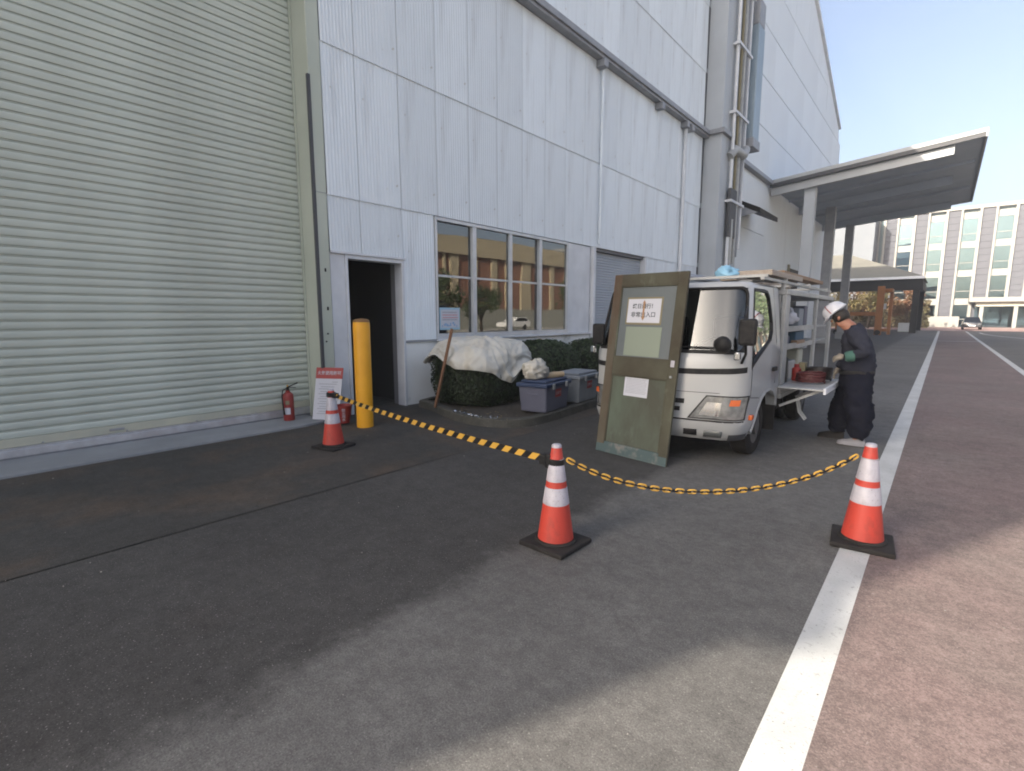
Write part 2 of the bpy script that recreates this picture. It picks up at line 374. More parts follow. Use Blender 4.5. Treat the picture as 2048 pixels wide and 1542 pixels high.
# faint bands of the far wall: each sheet its own piece
sheets = {}
def far_sheet(y0, y1, z0, z1):
    key = (round(y1-y0,3), round(z1-z0,3))
    if key not in sheets:
        m = MB(); h = z1-z0; w = y1-y0
        m.add([(.030,.006,0),(.030,w-.006,0),(.016,w-.006,h-.01),(.016,.006,h-.01),(-.01,.006,0),(-.01,w-.006,0)], [(0,1,2,3),(4,5,1,0)])
        sheets[key] = m.mesh('cladding_panel', m_wall2)
    o = link('cladding_panel', sheets[key]); o.location = (WX, y0, z0)
    adopt(o, fb)
def gz(y): return (15.2 + (y-Y1)*4.4/(34.6-Y1)) if y < 34.6 else (19.65 - (y-34.6)*4.3/(Y2-1.1-34.6))
for i in range(8):
    ya = Y1+1.0 + i*3.2; yb = ya+3.2
    z = 8.25
    while z + 2.1 < min(gz(ya), gz(min(yb, 45.9))) - .1 and yb < Y2+.2: far_sheet(ya, yb, z, z+2.1); z += 2.1
    yc = min(yb, 45.9)
    if yc > ya+.3:                                      # the sheet cut to the slope of the gable
        pr = [(ya+.006,z),(yc-.006,z)] + [(q, gz(q)-.16) for q in ([yc-.006] + ([34.6] if ya < 34.6 < yc else []) + [ya+.006])]
        m = MB(); m.prism(pr, lambda p: (WX-.01,p[0],p[1]), lambda p: (WX+.026,p[0],p[1])); m.build('cladding_panel', m_wall2, fb)
for i in range(2):
    ya = Y1+1.0+i*3.2
    for (z0, z1) in ((1.2,3.42),(3.42,5.56),(5.56,7.95)): far_sheet(ya, ya+3.2, z0, z1)

# --- corrugated sheets
PW = .8135; NX = [4.15, 4.705] + [4.705 + PW*i for i in range(1, 19)]
panels = {}
def clad(y0, y1, z0, z1):
    w, h = y1-y0, z1-z0; key = (round(w,3), round(h,3))
    if key not in panels:
        m = MB(); n = max(1, round(w/.058)); p = w/n; ys = []; 
        for k in range(n):
            ys += [(k*p+.004, 0), (k*p+.022, .0), (k*p+.029, .0055), (k*p+.047, .0055), (k*p+.054, 0)]
        ys[0] = (.009, -.008); ys.append((w-.009, -.008))
        bot = [(.026+d, y, 0) for y, d in ys]; top = [(.006+d, y, h+.012) for y, d in ys]; back = [(-.004, y, .002) for y, d in ys]
        N_ = len(ys)
        m.add(bot+top+back, [(k, k+1, N_+k+1, N_+k) for k in range(N_-1)] + [(2*N_+k, 2*N_+k+1, k+1, k) for k in range(N_-1)])
        panels[key] = m.mesh('cladding_panel', m_wall)
    o = link('cladding_panel', panels[key]); o.location = (WX, y0, z0); adopt(o, fb)
for i in range(len(NX)-1):
    a, b = NX[i], NX[i+1]
    if a > 19.1: break
    b = min(b, 19.2)
    clad(a, b, 3.42, 5.56); clad(a, b, 5.56, 7.98); clad(a, b, 8.22, 10.2); clad(a, b, 10.2, 12.35)
    if b > 11: clad(a, b, 12.35, HALL)
    if a >= 14.8: clad(a, b, 1.16, 3.42)
clad(4.15, 4.705, 2.60, 3.42); clad(4.705, 5.5185, 2.60, 3.42); clad(5.5185, 6.25, 1.17, 3.42)
clad(14.87, NX[14], 1.16, 3.42)
MB().box(WX-.02, WX+.02, Y0, 3.94, 6.95, HALL).build('lintel_wall', m_wall, fb)
# ledge and gutter
lg = MB(); lg.box(WX-.03, WX+.26, Y0, 19.2, 8.06, 8.20); lg.box(WX+.02, WX+.21, Y0, 19.2, 7.99, 8.058); lg.build('ledge', m_ledge, fb, bevel=.01)
MB().box(WX-.03, WX+.22, 21.46, 28.2, 8.06, 8.24).build('ledge', m_ledge, fb, bevel=.01)
# door surround, jamb board, dado
MB().box(WX-.06, WX+.012, 4.152, 4.40, .03, 2.56).build('jamb_board', m_trim, fb, bevel=.005)
df = MB(); df.box(WX-.18, WX+.03, 4.402, 4.45, .0, 2.56); df.box(WX-.18, WX+.03, 5.488, 5.536, 0, 2.56); df.box(WX-.18, WX+.028, 4.45, 5.488, 2.50, 2.56)
df.box(WX-.05, WX+.05, 4.16, 5.56, 2.562, 2.597)
df.build('door_frame', m_trim, fb, bevel=.004)
dado = MB(); dado.box(WX-.05, WX+.0, 5.54, 11.74, -.02, 1.13); dado.build('concrete_dado', m_dado, fb)
MB().box(WX-.03, WX+.035, 5.54, 6.255, 1.132, 1.165).build('flashing', m_ledge, fb)
MB().box(WX-.05, WX-.004, 14.87, 28.0, -.02, 1.14).build('concrete_dado', m_dado, fb)
# interior behind door and windows: a dim room
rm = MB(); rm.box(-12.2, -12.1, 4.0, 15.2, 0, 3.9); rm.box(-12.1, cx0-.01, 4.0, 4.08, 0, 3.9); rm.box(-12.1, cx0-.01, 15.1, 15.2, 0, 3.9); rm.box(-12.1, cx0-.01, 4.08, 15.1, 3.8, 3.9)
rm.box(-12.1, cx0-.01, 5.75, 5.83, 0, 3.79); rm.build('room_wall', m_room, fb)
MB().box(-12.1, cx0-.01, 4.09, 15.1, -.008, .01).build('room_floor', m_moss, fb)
sh = MB()                                               # shelving glimpsed through the door
for z in (.5, 1.0, 1.5): sh.box(-9.9, -9.4, 4.3, 5.7, z, z+.03)
sh.box(-9.45, -9.4, 4.3, 4.34, .01, 1.9); sh.box(-9.45, -9.4, 5.66, 5.7, .01, 1.9); sh.build('storage_rack', m_steel, fb)
# --- window
win = MB(); zA, zB = 1.17, 3.405; ya, yb = 6.26, 10.60
win.box(WX-.10, WX+.035, ya, ya+.05, zA, zB); win.box(WX-.10, WX+.02, yb-.06, yb, zA, zB)
win.box(WX-.10, WX+.030, ya+.05, yb-.06, 3.345, zB); win.box(WX-.10, WX+.034, ya+.05, yb-.06, zA, 1.27)
wo = win.build('window', m_frame, fb, bevel=.004)
MB().box(WX-.03, WX+.085, ya-.01, 11.7, 1.133, 1.168).build('sill', m_trim, wo, bevel=.006)
muls = [7.29, 8.40, 9.46]
for k, y in enumerate(muls):
    w = .05 if k != 1 else .045
    MB().box(WX-.08, WX+.026, y-w, y+w, 1.272, 3.343).build('mullion', m_frame, wo, bevel=.004)
edges = [ya+.05] + muls + [yb-.06]
for k in range(4):
    a, b = edges[k]+(.052 if k else .002), edges[k+1]-(.052 if k < 3 else .002); off = -.028 if k % 2 else -.05
    MB().box(WX+off-.02, WX+off+.02, a, b, 2.335, 2.375).build('transom', m_frame, wo, bevel=.003)
    for (z0, z1) in ((1.274, 2.333), (2.377, 3.341)):
        MB().box(WX+off-.003, WX+off+.003, a, b, z0, z1).build('pane', m_glass, wo)
for (a,b,z0,z1) in ((6.9,8.2,1.2,2.0),(6.33,6.85,1.2,2.02),(9.6,10.4,1.2,2.12)):    # boards and a cabinet standing behind the glass
    MB().box(WX-.50, WX-.42, a, b, z0-1.1, z1).build('screen_board', m_cream, fb)
mb = MB(); mb.lathe([(.001,0),(.10,0),(.09,.10),(.06,.15),(.001,.165)], 14, (WX-.32, 6.52, 2.12)); mb.build('lamp_shade', m_helm, fb, smooth_angle=50)
MB().box(WX-.36, WX-.27, 6.43, 6.60, 1.86, 2.10).build('lamp_body', m_black, fb)
# white infill, trim and small grey shutter
MB().box(WX-.05, WX+.01, 10.615, 11.62, 1.175, 3.40).build('infill_panel', m_trim, fb, bevel=.004)
MB().box(WX-.04, WX+.10, 11.66, 11.775, 0, 3.42).build('trim_post', m_trim, fb, bevel=.006)
m = MB(); n = 46; rows = []
for i in range(n*4+1):
    z = 3.33*i/(n*4); d = (0,.010,.014,.010)[i % 4]; rows.append([(WX-.14+d, 11.78, z), (WX-.14+d, 14.85, z)])
m.grid(rows); m.build('small_shutter', m_slat2, fb, recalc=False)
MB().box(WX-.14, WX+.05, 14.76, 14.86, 0, 3.40).build('shutter_guide', m_trim, fb, bevel=.004)
# --- the big roller shutter, slat by slat
GX = -7.70
rs = MB().box(GX-.02, GX+.03, -9, 3.938, .135, .16).build('roller_shutter', m_alu, fb)
PITCH = .0998; prof = []
for (d, z) in [(.002,.000),(.0145,.0012),(.0185,.018),(.0205,.040),(.0195,.060),(.015,.0760),(-.007,.0762),(-.007,.0822),(.008,.0825),(.009,.0915),(-.007,.0918),(-.007,.0985),(.002,.0998)]: prof.append((d,z))
m = MB(); m.grid([[(GX+d, -9, z), (GX+d, 3.938, z)] for d, z in prof]); sme = m.mesh('slat', m_slat)
for i in range(68):
    o = link('slat', sme); o.location = (0, 0, .262 + i*PITCH); adopt(o, rs)
MB().box(GX, GX+.024, -9, 3.938, .162, .259).build('bottom_rail', m_slatlow, rs, bevel=.004)
MB().box(GX-.01, GX+.035, -9, 3.938, .05, .133).build('bottom_seal', m_alu, rs, bevel=.006)
for y in (-.5, 1.42): MB().box(GX+.025, GX+.034, y-.075, y+.075, .195, .225).build('lift_handle', m_steel, rs, bevel=.006)
rv = random.Random(5)
for k in range(7):
    y = -1.6 + k*.78; MB().lathe([(.001,0),(.012,0),(.008,.012),(.001,.014)], 8).build('bolt', m_steel, rs)
    o = [c for c in kids(rs) if c.name.startswith('bolt')][-1]
    o.data.transform(Matrix.Translation((GX+.024, y, .175)) @ Matrix.Rotation(R(90), 4, 'Y'))
MB().box(GX-.05, GX+.02, -9, 3.93, -.01, .048).build('shutter_track', m_ledge, fb)
# green pilaster with dark channel
MB().box(GX-.05, WX+.025, 3.946, 4.145, 0, HALL).build('pilaster', m_green, fb, bevel=.012)
MB().box(GX+.03, GX+.07, 3.925, 3.945, 0, 6.9).build('shutter_guide', m_green, fb, bevel=.004)
MB().box(WX-.012, WX+.033, 3.925, 3.972, .80, 5.04).build('dark_channel', m_chan, fb, bevel=.004)
MB().box(WX-.02, WX+.03, 19.08, 19.195, 0, HALL).build('shadow_gap', m_chan, fb)
MB().box(WX+.02, WX+.03, 3.975, 4.144, 3.425, 3.433).build('seam_strip', m_ledge, fb)
for (y,z) in ((4.07,1.72),(4.05,1.32),(4.02,1.2),(4.06,2.3)):
    MB().box(WX+.026, WX+.034, y-.012, y+.012, z-.03*(z>1.7), z+.022).build('bracket', m_black, fb)
# --- big column, downpipes and the services beside it
MB().box(WX-.02, -6.60, 19.2, 21.45, 0, HALL+.6).build('column', m_post, fb, bevel=.02)
MB().box(WX+.02, -6.48, 19.06, 21.5, 8.06, 8.22).build('column_ledge', m_ledge, fb, bevel=.01)
def pipe(name, pts, r, m, n=10): return MB().tube(pts, r, n).build(name, m, fb, smooth_angle=50)
pipe('downpipe', [(WX+.10,17.30,8.0),(WX+.10,17.30,.1)], .065, m_trim)
pipe('downpipe', [(WX+.09,11.93,7.98),(WX+.09,11.93,3.5)], .035, m_wall)
for y in (11.8, 15.2, 17.15, 17.6): MB().box(WX+.02, WX+.26, y-.10, y+.10, 7.80, 7.985).build('gutter_bracket', m_ledge, fb, bevel=.01)
for k,(y,x,r,mm) in enumerate([(20.0,-6.47,.06,m_trim),(20.35,-6.45,.05,m_tan),(20.65,-6.45,.075,m_lsteel),(21.0,-6.46,.05,m_ledge),(21.25,-6.45,.05,m_trim)]):
    pipe('service_pipe', [(x,y,3.0+.3*k),(x,y,15.5)], r, mm)
pipe('service_pipe', [(-6.45,20.2,.1),(-6.45,20.2,5.2)], .09, m_lsteel)
for z in (8.9, 11.2, 13.2, 5.8): MB().box(-6.60, -6.36, 19.85, 21.4, z, z+.09).build('pipe_bracket', m_trim, fb)
MB().box(-6.9, -6.3, 21.75, 22.55, 8.5, 12.6).build('duct', m_bluegrey if False else mat('duct_blue', (.24,.31,.37), .4, col2=(.20,.26,.31), vs=1), fb, bevel=.03)
MB().box(-6.95, -6.25, 21.70, 22.6, 8.15, 8.5).build('duct_end', m_ledge, fb, bevel=.02)
MB().box(-6.85, -6.3, 21.75, 22.5, 12.6, 13.5).build('duct_elbow', m_ledge, fb, bevel=.05)
pipe('valve_body', [(-6.55,19.9,7.4),(-6.45,20.2,7.7),(-6.35,20.9,7.65),(-6.4,21.3,7.95)], .17, m_lsteel)
mb = MB(); ap = [(WX,6.55),(WX,6.35),(-6.05,5.75),(-6.05,5.95)]     # little dark awning
mb.prism(ap, lambda p: (p[0],22.4,p[1]), lambda p: (p[0],25.3,p[1])); mb.build('awning', m_black, fb)
mb = MB(); mb.prism([(WX,6.35),(WX,5.6),(-6.1,5.75)], lambda p: (p[0],22.36,p[1]), lambda p: (p[0],22.39,p[1])); mb.build('awning_cheek', m_ledge, fb)
MB().box(-6.52, -6.40, 19.9, 20.7, 4.55, 6.3).build('service_box', m_chan, fb, bevel=.02)
# wall under the canopy: opening
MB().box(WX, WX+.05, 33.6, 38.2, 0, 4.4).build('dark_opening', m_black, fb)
MB().box(WX-.0, WX+.07, 33.3, 33.58, 0, 4.6).build('opening_trim', m_tan, fb)

# ================================================================ canopy
cn = thing('loading_canopy', 'long flat canopy roof on white columns reaching out over the road', 'canopy', (-3.3, 35, 0))
cxa, cxb, cya, cyb = WX+.06, .62, 28.1, 43.2
def cz(x): return 8.16 + (x-cxa)*.72/(cxb-cxa)
def slab(name, mm, x0, x1, y0, y1, dz0, dz1):
    m = MB(); m.prism([(x0,cz(x0)+dz0),(x1,cz(x1)+dz0),(x1,cz(x1)+dz1),(x0,cz(x0)+dz1)], lambda p: (p[0],y0,p[1]), lambda p: (p[0],y1,p[1])); return m.build(name, mm, cn)
m_under = mat('canopy_underside', (.33,.37,.44), .8, col2=(.29,.33,.39), vs=.7)
m_fascia = mat('canopy_fascia', (.34,.355,.37), .6)
slab('roof_deck', m_under, cxa, cxb-.02, cya+.06, cyb-.06, -.16, -.02)
slab('fascia', m_fascia, cxa, cxb, cya-.02, cya+.04, -.06, .10)
slab('fascia', m_chan, cxa, cxb, cya, cya+.05, -.22, -.062)
slab('fascia', m_fascia, cxa, cxb, cyb-.05, cyb, -.24, .08)
m = MB(); m.prism([(cxb-.015, cz(cxb)-.24),(cxb+.05, cz(cxb)-.24),(cxb+.05, cz(cxb)+.10),(cxb-.015, cz(cxb)+.10)], lambda p: (p[0],cya-.02,p[1]), lambda p: (p[0],cyb,p[1])); m.build('fascia', m_fascia, cn)
for y in (28.40, 34.6, 42.2):
    slab('beam', m_fascia if y < 30 else m_under, cxa+.05, -.30, y-.12, y+.12, -.60, -.23 if y < 30 else -.17)
for y in (32.0, 38.2): slab('purlin', m_under, cxa+.05, cxb-.2, y-.05, y+.05, -.30, -.165)
for y in (28.75, 34.6, 42.2):
    MB().box(-5.72, -5.24, y-.22, y+.22, 0, cz(-5.5)-.53).build('column', m_post if y < 30 else m_ledge, cn, bevel=.02)
    MB().box(-5.80, -5.16, y-.30, y+.30, 0, .5).build('column_base', m_conc, cn, bevel=.02)

# ================================================================ far open shed
sd = thing('open_shed', 'open sided shed with a pale hipped roof beyond the canopy', 'shed', (-9, 64, 0))
m_shedroof = mat('shed_roof', (.19,.185,.16), .85, spec=.1, col2=(.165,.16,.14), vs=.6)
ex, ey0, ey1, ez = -1.75, 60., 74., 5.25
m = MB(); m.add([(-30,ey0,ez),(ex,ey0,ez),(ex,ey1,ez),(-30,ey1,ez),(-8.6,67,8.3),(-30,67,8.3)], [(0,1,4,5),(1,2,4),(2,3,5,4),(0,5,3),(0,3,2,1)]); m.build('roof', m_shedroof, sd)
MB().box(-30, ex+.05, ey0-.05, ey0+.12, ez-.22, ez+.02).build('gutter', m_trim, sd)
MB().box(-30, ex, ey0+.2, ey0+.6, ez-1.25, ez-.22).build('eave_shade_band', m_black, sd)  # solid black band standing in for the shadow under the eave
MB().box(ex-.5, ex-.1, ey0+.7, ey1, ez-1.0, ez-.2).build('eave_shade_band', m_black, sd)  # the same eave shadow, as a black box along the end
for (x,y) in ((ex-.45,ey0+.5),(-10.6,ey0+.5),(-16,ey0+.5),(ex-.45,ey1-.4),(-16,ey1-.4)):
    MB().box(x-.25, x+.25, y-.25, y+.25, 0, ez-.2).build('post', m_black, sd)
MB().box(-30, -9.8, ey0+.7, ey0+.9, 0, ez-.2).build('side_wall', m_ledge, sd)
of = thing('orange_frame', 'orange steel lifting frame parked in front of the open shed', 'steel frame', (-5.6, 53, 0))
m_orng = mat('orange_steel', (.27,.11,.035), .6, col2=(.21,.085,.03), vs=1.5)
MB().box(-6.05,-5.55,52.8,53.2,0,4.1).build('post', m_orng, of, bevel=.03); MB().box(-5.3,-5.05,54.6,55,0,3.9).build('post', m_orng, of, bevel=.03)
MB().box(-9.2,-6.06,52.85,53.15,1.62,1.95).build('cross_beam', m_orng, of, bevel=.03)
MB().box(-8.9,-8.6,52.85,53.15,0,1.61).build('post', m_orng, of, bevel=.03)
MB().box(-5.54,-5.0,52.9,53.1,.3,.55).build('cross_beam', m_orng, of, bevel=.03)
MB().box(-6.05,-5.05,53.21,54.6,3.6,3.9).build('cross_beam', m_orng, of, bevel=.03)
for (x,y) in ((-5.8,52.6),(-8.75,52.6)): MB().lathe([(.001,-.08),(.22,-.08),(.22,.08),(.001,.08)],14).build('wheel', m_rubber, of)
ws = [c for c in kids(of) if c.name.startswith('wheel')]
for o,(x,y) in zip(ws, ((-5.8,52.6),(-8.75,52.6))): o.data.transform(Matrix.Translation((x,y,.22)) @ Matrix.Rotation(R(90),4,'X'))
for o_ in [of]+kids(of): pass
of.location.x += 1.55
bb = MB().box(-3.6,-2.4,66,67,0,.9).build('crate', m_trim, None, bevel=.03); tag(bb, 'pale crate standing on the sunlit ground past the orange frame', 'crate')
sg = thing('marker_post', 'thin white marker post with a small square plate by the orange frame', 'marker', (-4.2, 55, 0))
MB().tube([(-4.2,55,0),(-4.2,55,2.2)], .05).build('post', m_trim, sg); MB().box(-4.45,-3.95,54.92,54.98,2.2,2.7).build('plate', m_trim, sg)

# ================================================================ far office building
ob = thing('office_building', 'pale multi storey office block with dark vertical panels closing the end of the road', 'office building', (8, 101, 0))
m_ofw = mat('office_cream', (.27,.27,.255), .75, spec=.2, col2=(.245,.245,.23), vs=.3)
m_ofd = mat('office_dark_tile', (.092,.096,.112), .7, spec=.2, col2=(.082,.086,.10), vs=.8)
m_ofg = glassy('office_glass', (.55,.70,.74), 2.2, (.72,.92,1.0))
m_ofi = mat('office_room', (.14,.20,.225), .9, spec=.1, col2=(.18,.225,.235), vs=.25)
XA, XB, FY, OH = -8.95, 62, 100, 16.9
MB().box(XA, XB, FY+.62, FY+16, 0, OH).build('wall', m_ofi, ob)
MB().box(XA-.2, XB, FY-.12, FY+16.2, OH, OH+.45).build('parapet', m_ofw, ob)
MB().box(XA-.2, XA-.01, FY, FY+16, 0, OH).build('side_wall', m_ofw, ob)
P_ = 3.68; first = -8.2
base_z = 4.2
k = 0; x = first - P_
tile_mesh = {}
while x < XB-4:
    dw = 1.38
    z0 = 0 if x < 4 else base_z
    if x > XA:
        c = MB().box(x-.30, x-.005, FY-.10, FY+.62, z0, OH).build('fin', m_ofw, ob)
        c = MB().box(x+dw+.005, x+dw+.24, FY-.10, FY+.62, z0, OH).build('fin', m_ofw, ob)
        nt_ = round((OH-z0)/.94)
        for j in range(nt_):
            key = z0
            if key not in tile_mesh: tile_mesh[key] = MB().box(0, dw, 0, .3, .015, (OH-z0)/nt_-.015).mesh('tile_panel', m_ofd)
            o = link('tile_panel', tile_mesh[key]); o.location = (x, FY+.10, z0+j*(OH-z0)/nt_); adopt(o, ob)
        MB().box(x, x+dw, FY+.41, FY+.6, z0, OH).build('joint_backing', m_ofw, ob)
    gx0, gx1 = x+dw+.25, x+P_-.31
    if gx1 > XA+.5:
        gx0 = max(gx0, XA+.1)
        for fl in range(4):
            z = fl*4.1+.1
            if z < z0-.5: continue
            MB().box(gx0, gx1, FY+.18, FY+.6, z+3.15, min(z+4.08, OH)).build('spandrel', m_ofw, ob)
            w = MB().box(gx0, gx0+.07, FY+.22, FY+.34, z, z+3.14).box(gx1-.07, gx1, FY+.22, FY+.34, z, z+3.14).box(gx0+.07, gx1-.07, FY+.22, FY+.34, z+1.0, z+1.08).build('window', m_ofw, ob)
            MB().box(gx0+.07, gx1-.07, FY+.26, FY+.30, z, z+.99).build('pane', m_ofg, w)
            MB().box(gx0+.07, gx1-.07, FY+.26, FY+.30, z+1.09, z+3.14).build('pane', m_ofg, w)
    x += P_; k += 1
# entrance porch and plinth
MB().box(2.4, 46, FY-5.2, FY+.0, 3.55, 4.15).build('porch_roof', m_ofw, ob)
MB().box(3.2, 45, FY-4.4, FY+.0, 2.95, 3.54).build('porch_beam', m_cream, ob)
for i in range(9): MB().box(3.6+i*3.4, 4.0+i*3.4, FY-4.3, FY-3.9, 0, 2.94).build('porch_column', m_ofw, ob)
MB().box(3.2, 45, FY-1.0, FY-.9, 0, 2.94).build('porch_glazing', m_ofg, ob)
pw = MB().box(-1.9, 1.6, 96.6, 97.0, 0, 1.55).build('boundary_wall', m_ofw, None, bevel=.02); tag(pw, 'low cream wall in front of the office block left of the dark car', 'wall')

m_whs = mat('warehouse_grey', (.155,.17,.19), .8, spec=.2, col2=(.14,.155,.175), vs=.3)
wh = thing('grey_warehouse', 'plain grey warehouse left of the office block, behind the open shed', 'warehouse', (-17,99,0))
MB().box(-30,-9.25,96,112,0,16.3).build('wall', m_whs, wh)
MB().box(-30.1,-9.22,95.9,112.1,16.31,16.6).build('roof_trim', m_ledge, wh)
# dark car far down the road
car = thing('parked_car', 'dark car seen end on, far down the road before the office block', 'car', (2.55, 82, 0))
m_carp = mat('dark_car_paint', (.02,.022,.028), .2, coat=.6)
cpf = [(-.85,.30,.35),(-.86,.75,.9),(-.80,.95,.95)]
mb = MB(); rows = []
for (y, zt, zb, hw) in ((80.0,.55,.35,.78),(80.1,.82,.28,.84),(81.2,.98,.25,.86),(84.1,1.0,.25,.86),(84.3,.85,.35,.8)):
    rows.append([(2.55+sx*hw, y, z) for sx, z in ((-1,zb),(-1,zt-.15),(-.92,zt),(.92,zt),(1,zt-.15),(1,zb),(-1,zb))])
mb.grid(rows); n = 7
mb.f.append([0,1,2,3,4,5]); mb.m.append(0); mb.sm.append(False); mb.build('body', m_carp, car, smooth_angle=50)
mb = MB(); mb.add([(2.55+sx*w, y, z) for (y,z,w) in ((81.1,.97,.76),(81.9,1.47,.60),(83.2,1.47,.60),(84.0,.99,.74)) for sx in (-1,1)], [(0,1,3,2),(2,3,5,4),(4,5,7,6),(0,2,4,6),(1,7,5,3)]); mb.build('cabin', m_tglass, car)
mb = MB(); mb.box(2.02,3.08,81.95,83.15,1.475,1.50); mb.build('roof', m_carp, car)
for sx in (-1,1):
    for y in (80.9,83.5): 
        o = MB().lathe([(.001,-.1),(.30,-.1),(.30,.1),(.001,.1)],16).build('wheel', m_rubber, car); o.data.transform(Matrix.Translation((2.55+sx*.78,y,.30)) @ Matrix.Rotation(R(90),4,'Y'))
    MB().box(2.55+sx*.62-.14, 2.55+sx*.62+.14, 79.98, 80.03, .60, .74).build('headlight', m_lamp, car)
MB().box(2.25,2.85,79.985,80.0,.42,.56).build('number_plate', m_trim, car)
# ================================================================ vegetation helpers
def tab_(t, z):
    for (a, va), (b, vb) in zip(t, t[1:]):
        if z <= b: return va + (vb-va)*(z-a)/(b-a)
    return t[-1][1]
def leaf_cloud(n, sampler, size, rnd, jitter=.6):
    m = MB()
    for i in range(n):
        p, nrm = sampler(rnd)
        s = size*rnd.uniform(.6, 1.3)
        d = Vector((rnd.gauss(0,1), rnd.gauss(0,1), rnd.gauss(0,1))).normalized()
        nn = (Vector(nrm) + d*jitter).normalized(); t = nn.orthogonal().normalized(); t = Matrix.Rotation(rnd.uniform(0,6.28), 3, nn) @ t; b = nn.cross(t)
        p = Vector(p)
        m.add([p - t*s*.5, p + b*s*.28 + nn*s*.06, p + t*s*.5, p - b*s*.28 + nn*s*.06], [(0,1,2,3)])
    return m
def bush_shape(c, ax, e=2.6):
    """superellipsoid with knobbly outline: returns f(direction) -> point on the surface and outward normal"""
    c = Vector(c)
    def f(d):
        d = d.normalized()
        k = (abs(d.x/ax[0])**e + abs(d.y/ax[1])**e + abs(d.z/ax[2])**e)**(-1/e)
        k *= 1 + .05*mnoise.noise(d*4.1 + c) + .025*mnoise.noise(d*11 + c)
        p = c + d*k
        nr = Vector((abs(d.x*k/ax[0])**(e-1)/ax[0]*(1 if d.x>0 else -1), abs(d.y*k/ax[1])**(e-1)/ax[1]*(1 if d.y>0 else -1), abs(d.z*k/ax[2])**(e-1)/ax[2]*(1 if d.z>0 else -1)))
        return p, nr.normalized()
    return f
def bush(label, c, ax, n, seed, e=2.6, size=.045, lm=None):
    rnd = random.Random(seed); f = bush_shape(c, ax, e)
    t = thing('hedge_bush', label, 'bush', (c[0], c[1], .1), 'clipped bushes along the factory wall')
    def smp(r):
        d = Vector((r.gauss(0,1), r.gauss(0,1), r.gauss(0,1)));
        p, nr = f(d); p = Vector(c) + (p-Vector(c))*(1 - abs(r.gauss(0,.05)))+ nr*r.gauss(.0,.010); p.z = max(p.z, .12); return p, nr
    leaf_cloud(n, smp, size, rnd).build('foliage', lm or m_leaf, t, recalc=False)
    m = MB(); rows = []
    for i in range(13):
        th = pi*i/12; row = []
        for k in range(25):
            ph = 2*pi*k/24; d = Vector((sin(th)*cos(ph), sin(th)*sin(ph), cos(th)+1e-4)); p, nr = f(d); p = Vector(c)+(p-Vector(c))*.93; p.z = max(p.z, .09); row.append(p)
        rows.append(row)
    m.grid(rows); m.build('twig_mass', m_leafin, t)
    return f
# planting bed with a rounded kerb
bed = [(-7.22,5.62),(-6.55,5.50),(-5.7,5.18),(-5.2,5.10),(-4.75,5.22),(-4.48,5.50),(-4.42,5.9),(-4.5,6.8),(-4.62,8.0),(-4.75,9.5),(-4.8,11.6),(-7.22,11.6)]
for _ in range(2):                                    # round the corners of the bed
    q_ = []
    for i_, p_ in enumerate(bed):
        n_ = bed[(i_+1) % len(bed)]; q_ += [(p_[0]*.75+n_[0]*.25, p_[1]*.75+n_[1]*.25), (p_[0]*.25+n_[0]*.75, p_[1]*.25+n_[1]*.75)]
    bed = q_
def inset(poly, d):
    n = len(poly); outp = []
    for i in range(n):
        a, b, c2 = Vector(poly[i-1]), Vector(poly[i]), Vector(poly[(i+1)%n]); e1 = (b-a).normalized(); e2 = (c2-b).normalized()
        nn = (Vector((-e1.y, e1.x)) + Vector((-e2.y, e2.x))).normalized(); outp.append(tuple(b + nn*d))
    return outp
inn = inset(bed, .14)
mb = MB(); n = len(bed)
mb.add([(x,y,-.01) for x,y in bed]+[(x,y,.11) for x,y in inset(bed,.012)]+[(x,y,.125) for x,y in inset(bed,.03)]+[(x,y,.125) for x,y in inn]+[(x,y,.0) for x,y in inn],
   [(r*n+i, r*n+(i+1)%n, (r+1)*n+(i+1)%n, (r+1)*n+i) for r in range(4) for i in range(n)])
struct(mb.build('kerb', m_moss, recalc=False))
mb = MB(); mb.add([(x,y,.085) for x,y in inset(bed,.10)], [tuple(range(n))]); struct(mb.build('planting_bed', m_soil, recalc=False))
B1c, B1a = (-6.22, 6.42, .58), (.72, .84, .60)
f1 = bush('dense dark clipped bush under the white tarp at the corner of the bed', B1c, B1a, 13000, 11, 3.2, .055)
bush('round clipped bush right behind the blue lidded box', (-6.50, 8.55, .50), (.72,.95,.60), 8000, 12, 2.5, .065, m_leaf2)
bush('round clipped bush beside the truck, behind the pale lidded box', (-6.45, 10.55, .48), (.72,.90,.58), 6500, 13, 2.5, .065, m_leaf2)
# leaf litter and glass scraps on the kerb
mb = MB(); rr = random.Random(8)
for i in range(70):
    x, y = rr.uniform(-5.9,-4.6), rr.uniform(5.22,5.6) if i < 40 else rr.uniform(5.3,7.5); s = rr.uniform(.012,.03)
    a = rr.uniform(0,6.28); z = .135+rr.uniform(0,.012)
    mb.add([(x+s*cos(a),y+s*sin(a),z),(x-s*.5*sin(a),y+s*.5*cos(a),z+.006),(x-s*cos(a),y-s*sin(a),z+.003),(x+s*.5*sin(a),y-s*.5*cos(a),z)], [(0,1,2,3)])
tag(mb.build('leaf_litter', mat('dry_leaf', (.22,.17,.08), .8, col2=(.12,.08,.04), vs=5), None, recalc=False), 'dry leaves fallen over the planting bed and its kerb', 'litter', kind='stuff')
mb = MB()
for i in range(34):
    t_ = rr.uniform(0,1); x = -5.75+t_*.95; y = 5.28-.10*sin(t_*3)+rr.uniform(-.05,.05); s = rr.uniform(.008,.02)
    mb.obox((x,y,.132+s*.4), (s*1.6,s,s*.8), Euler((rr.uniform(0,3),rr.uniform(0,3),rr.uniform(0,3))).to_matrix())
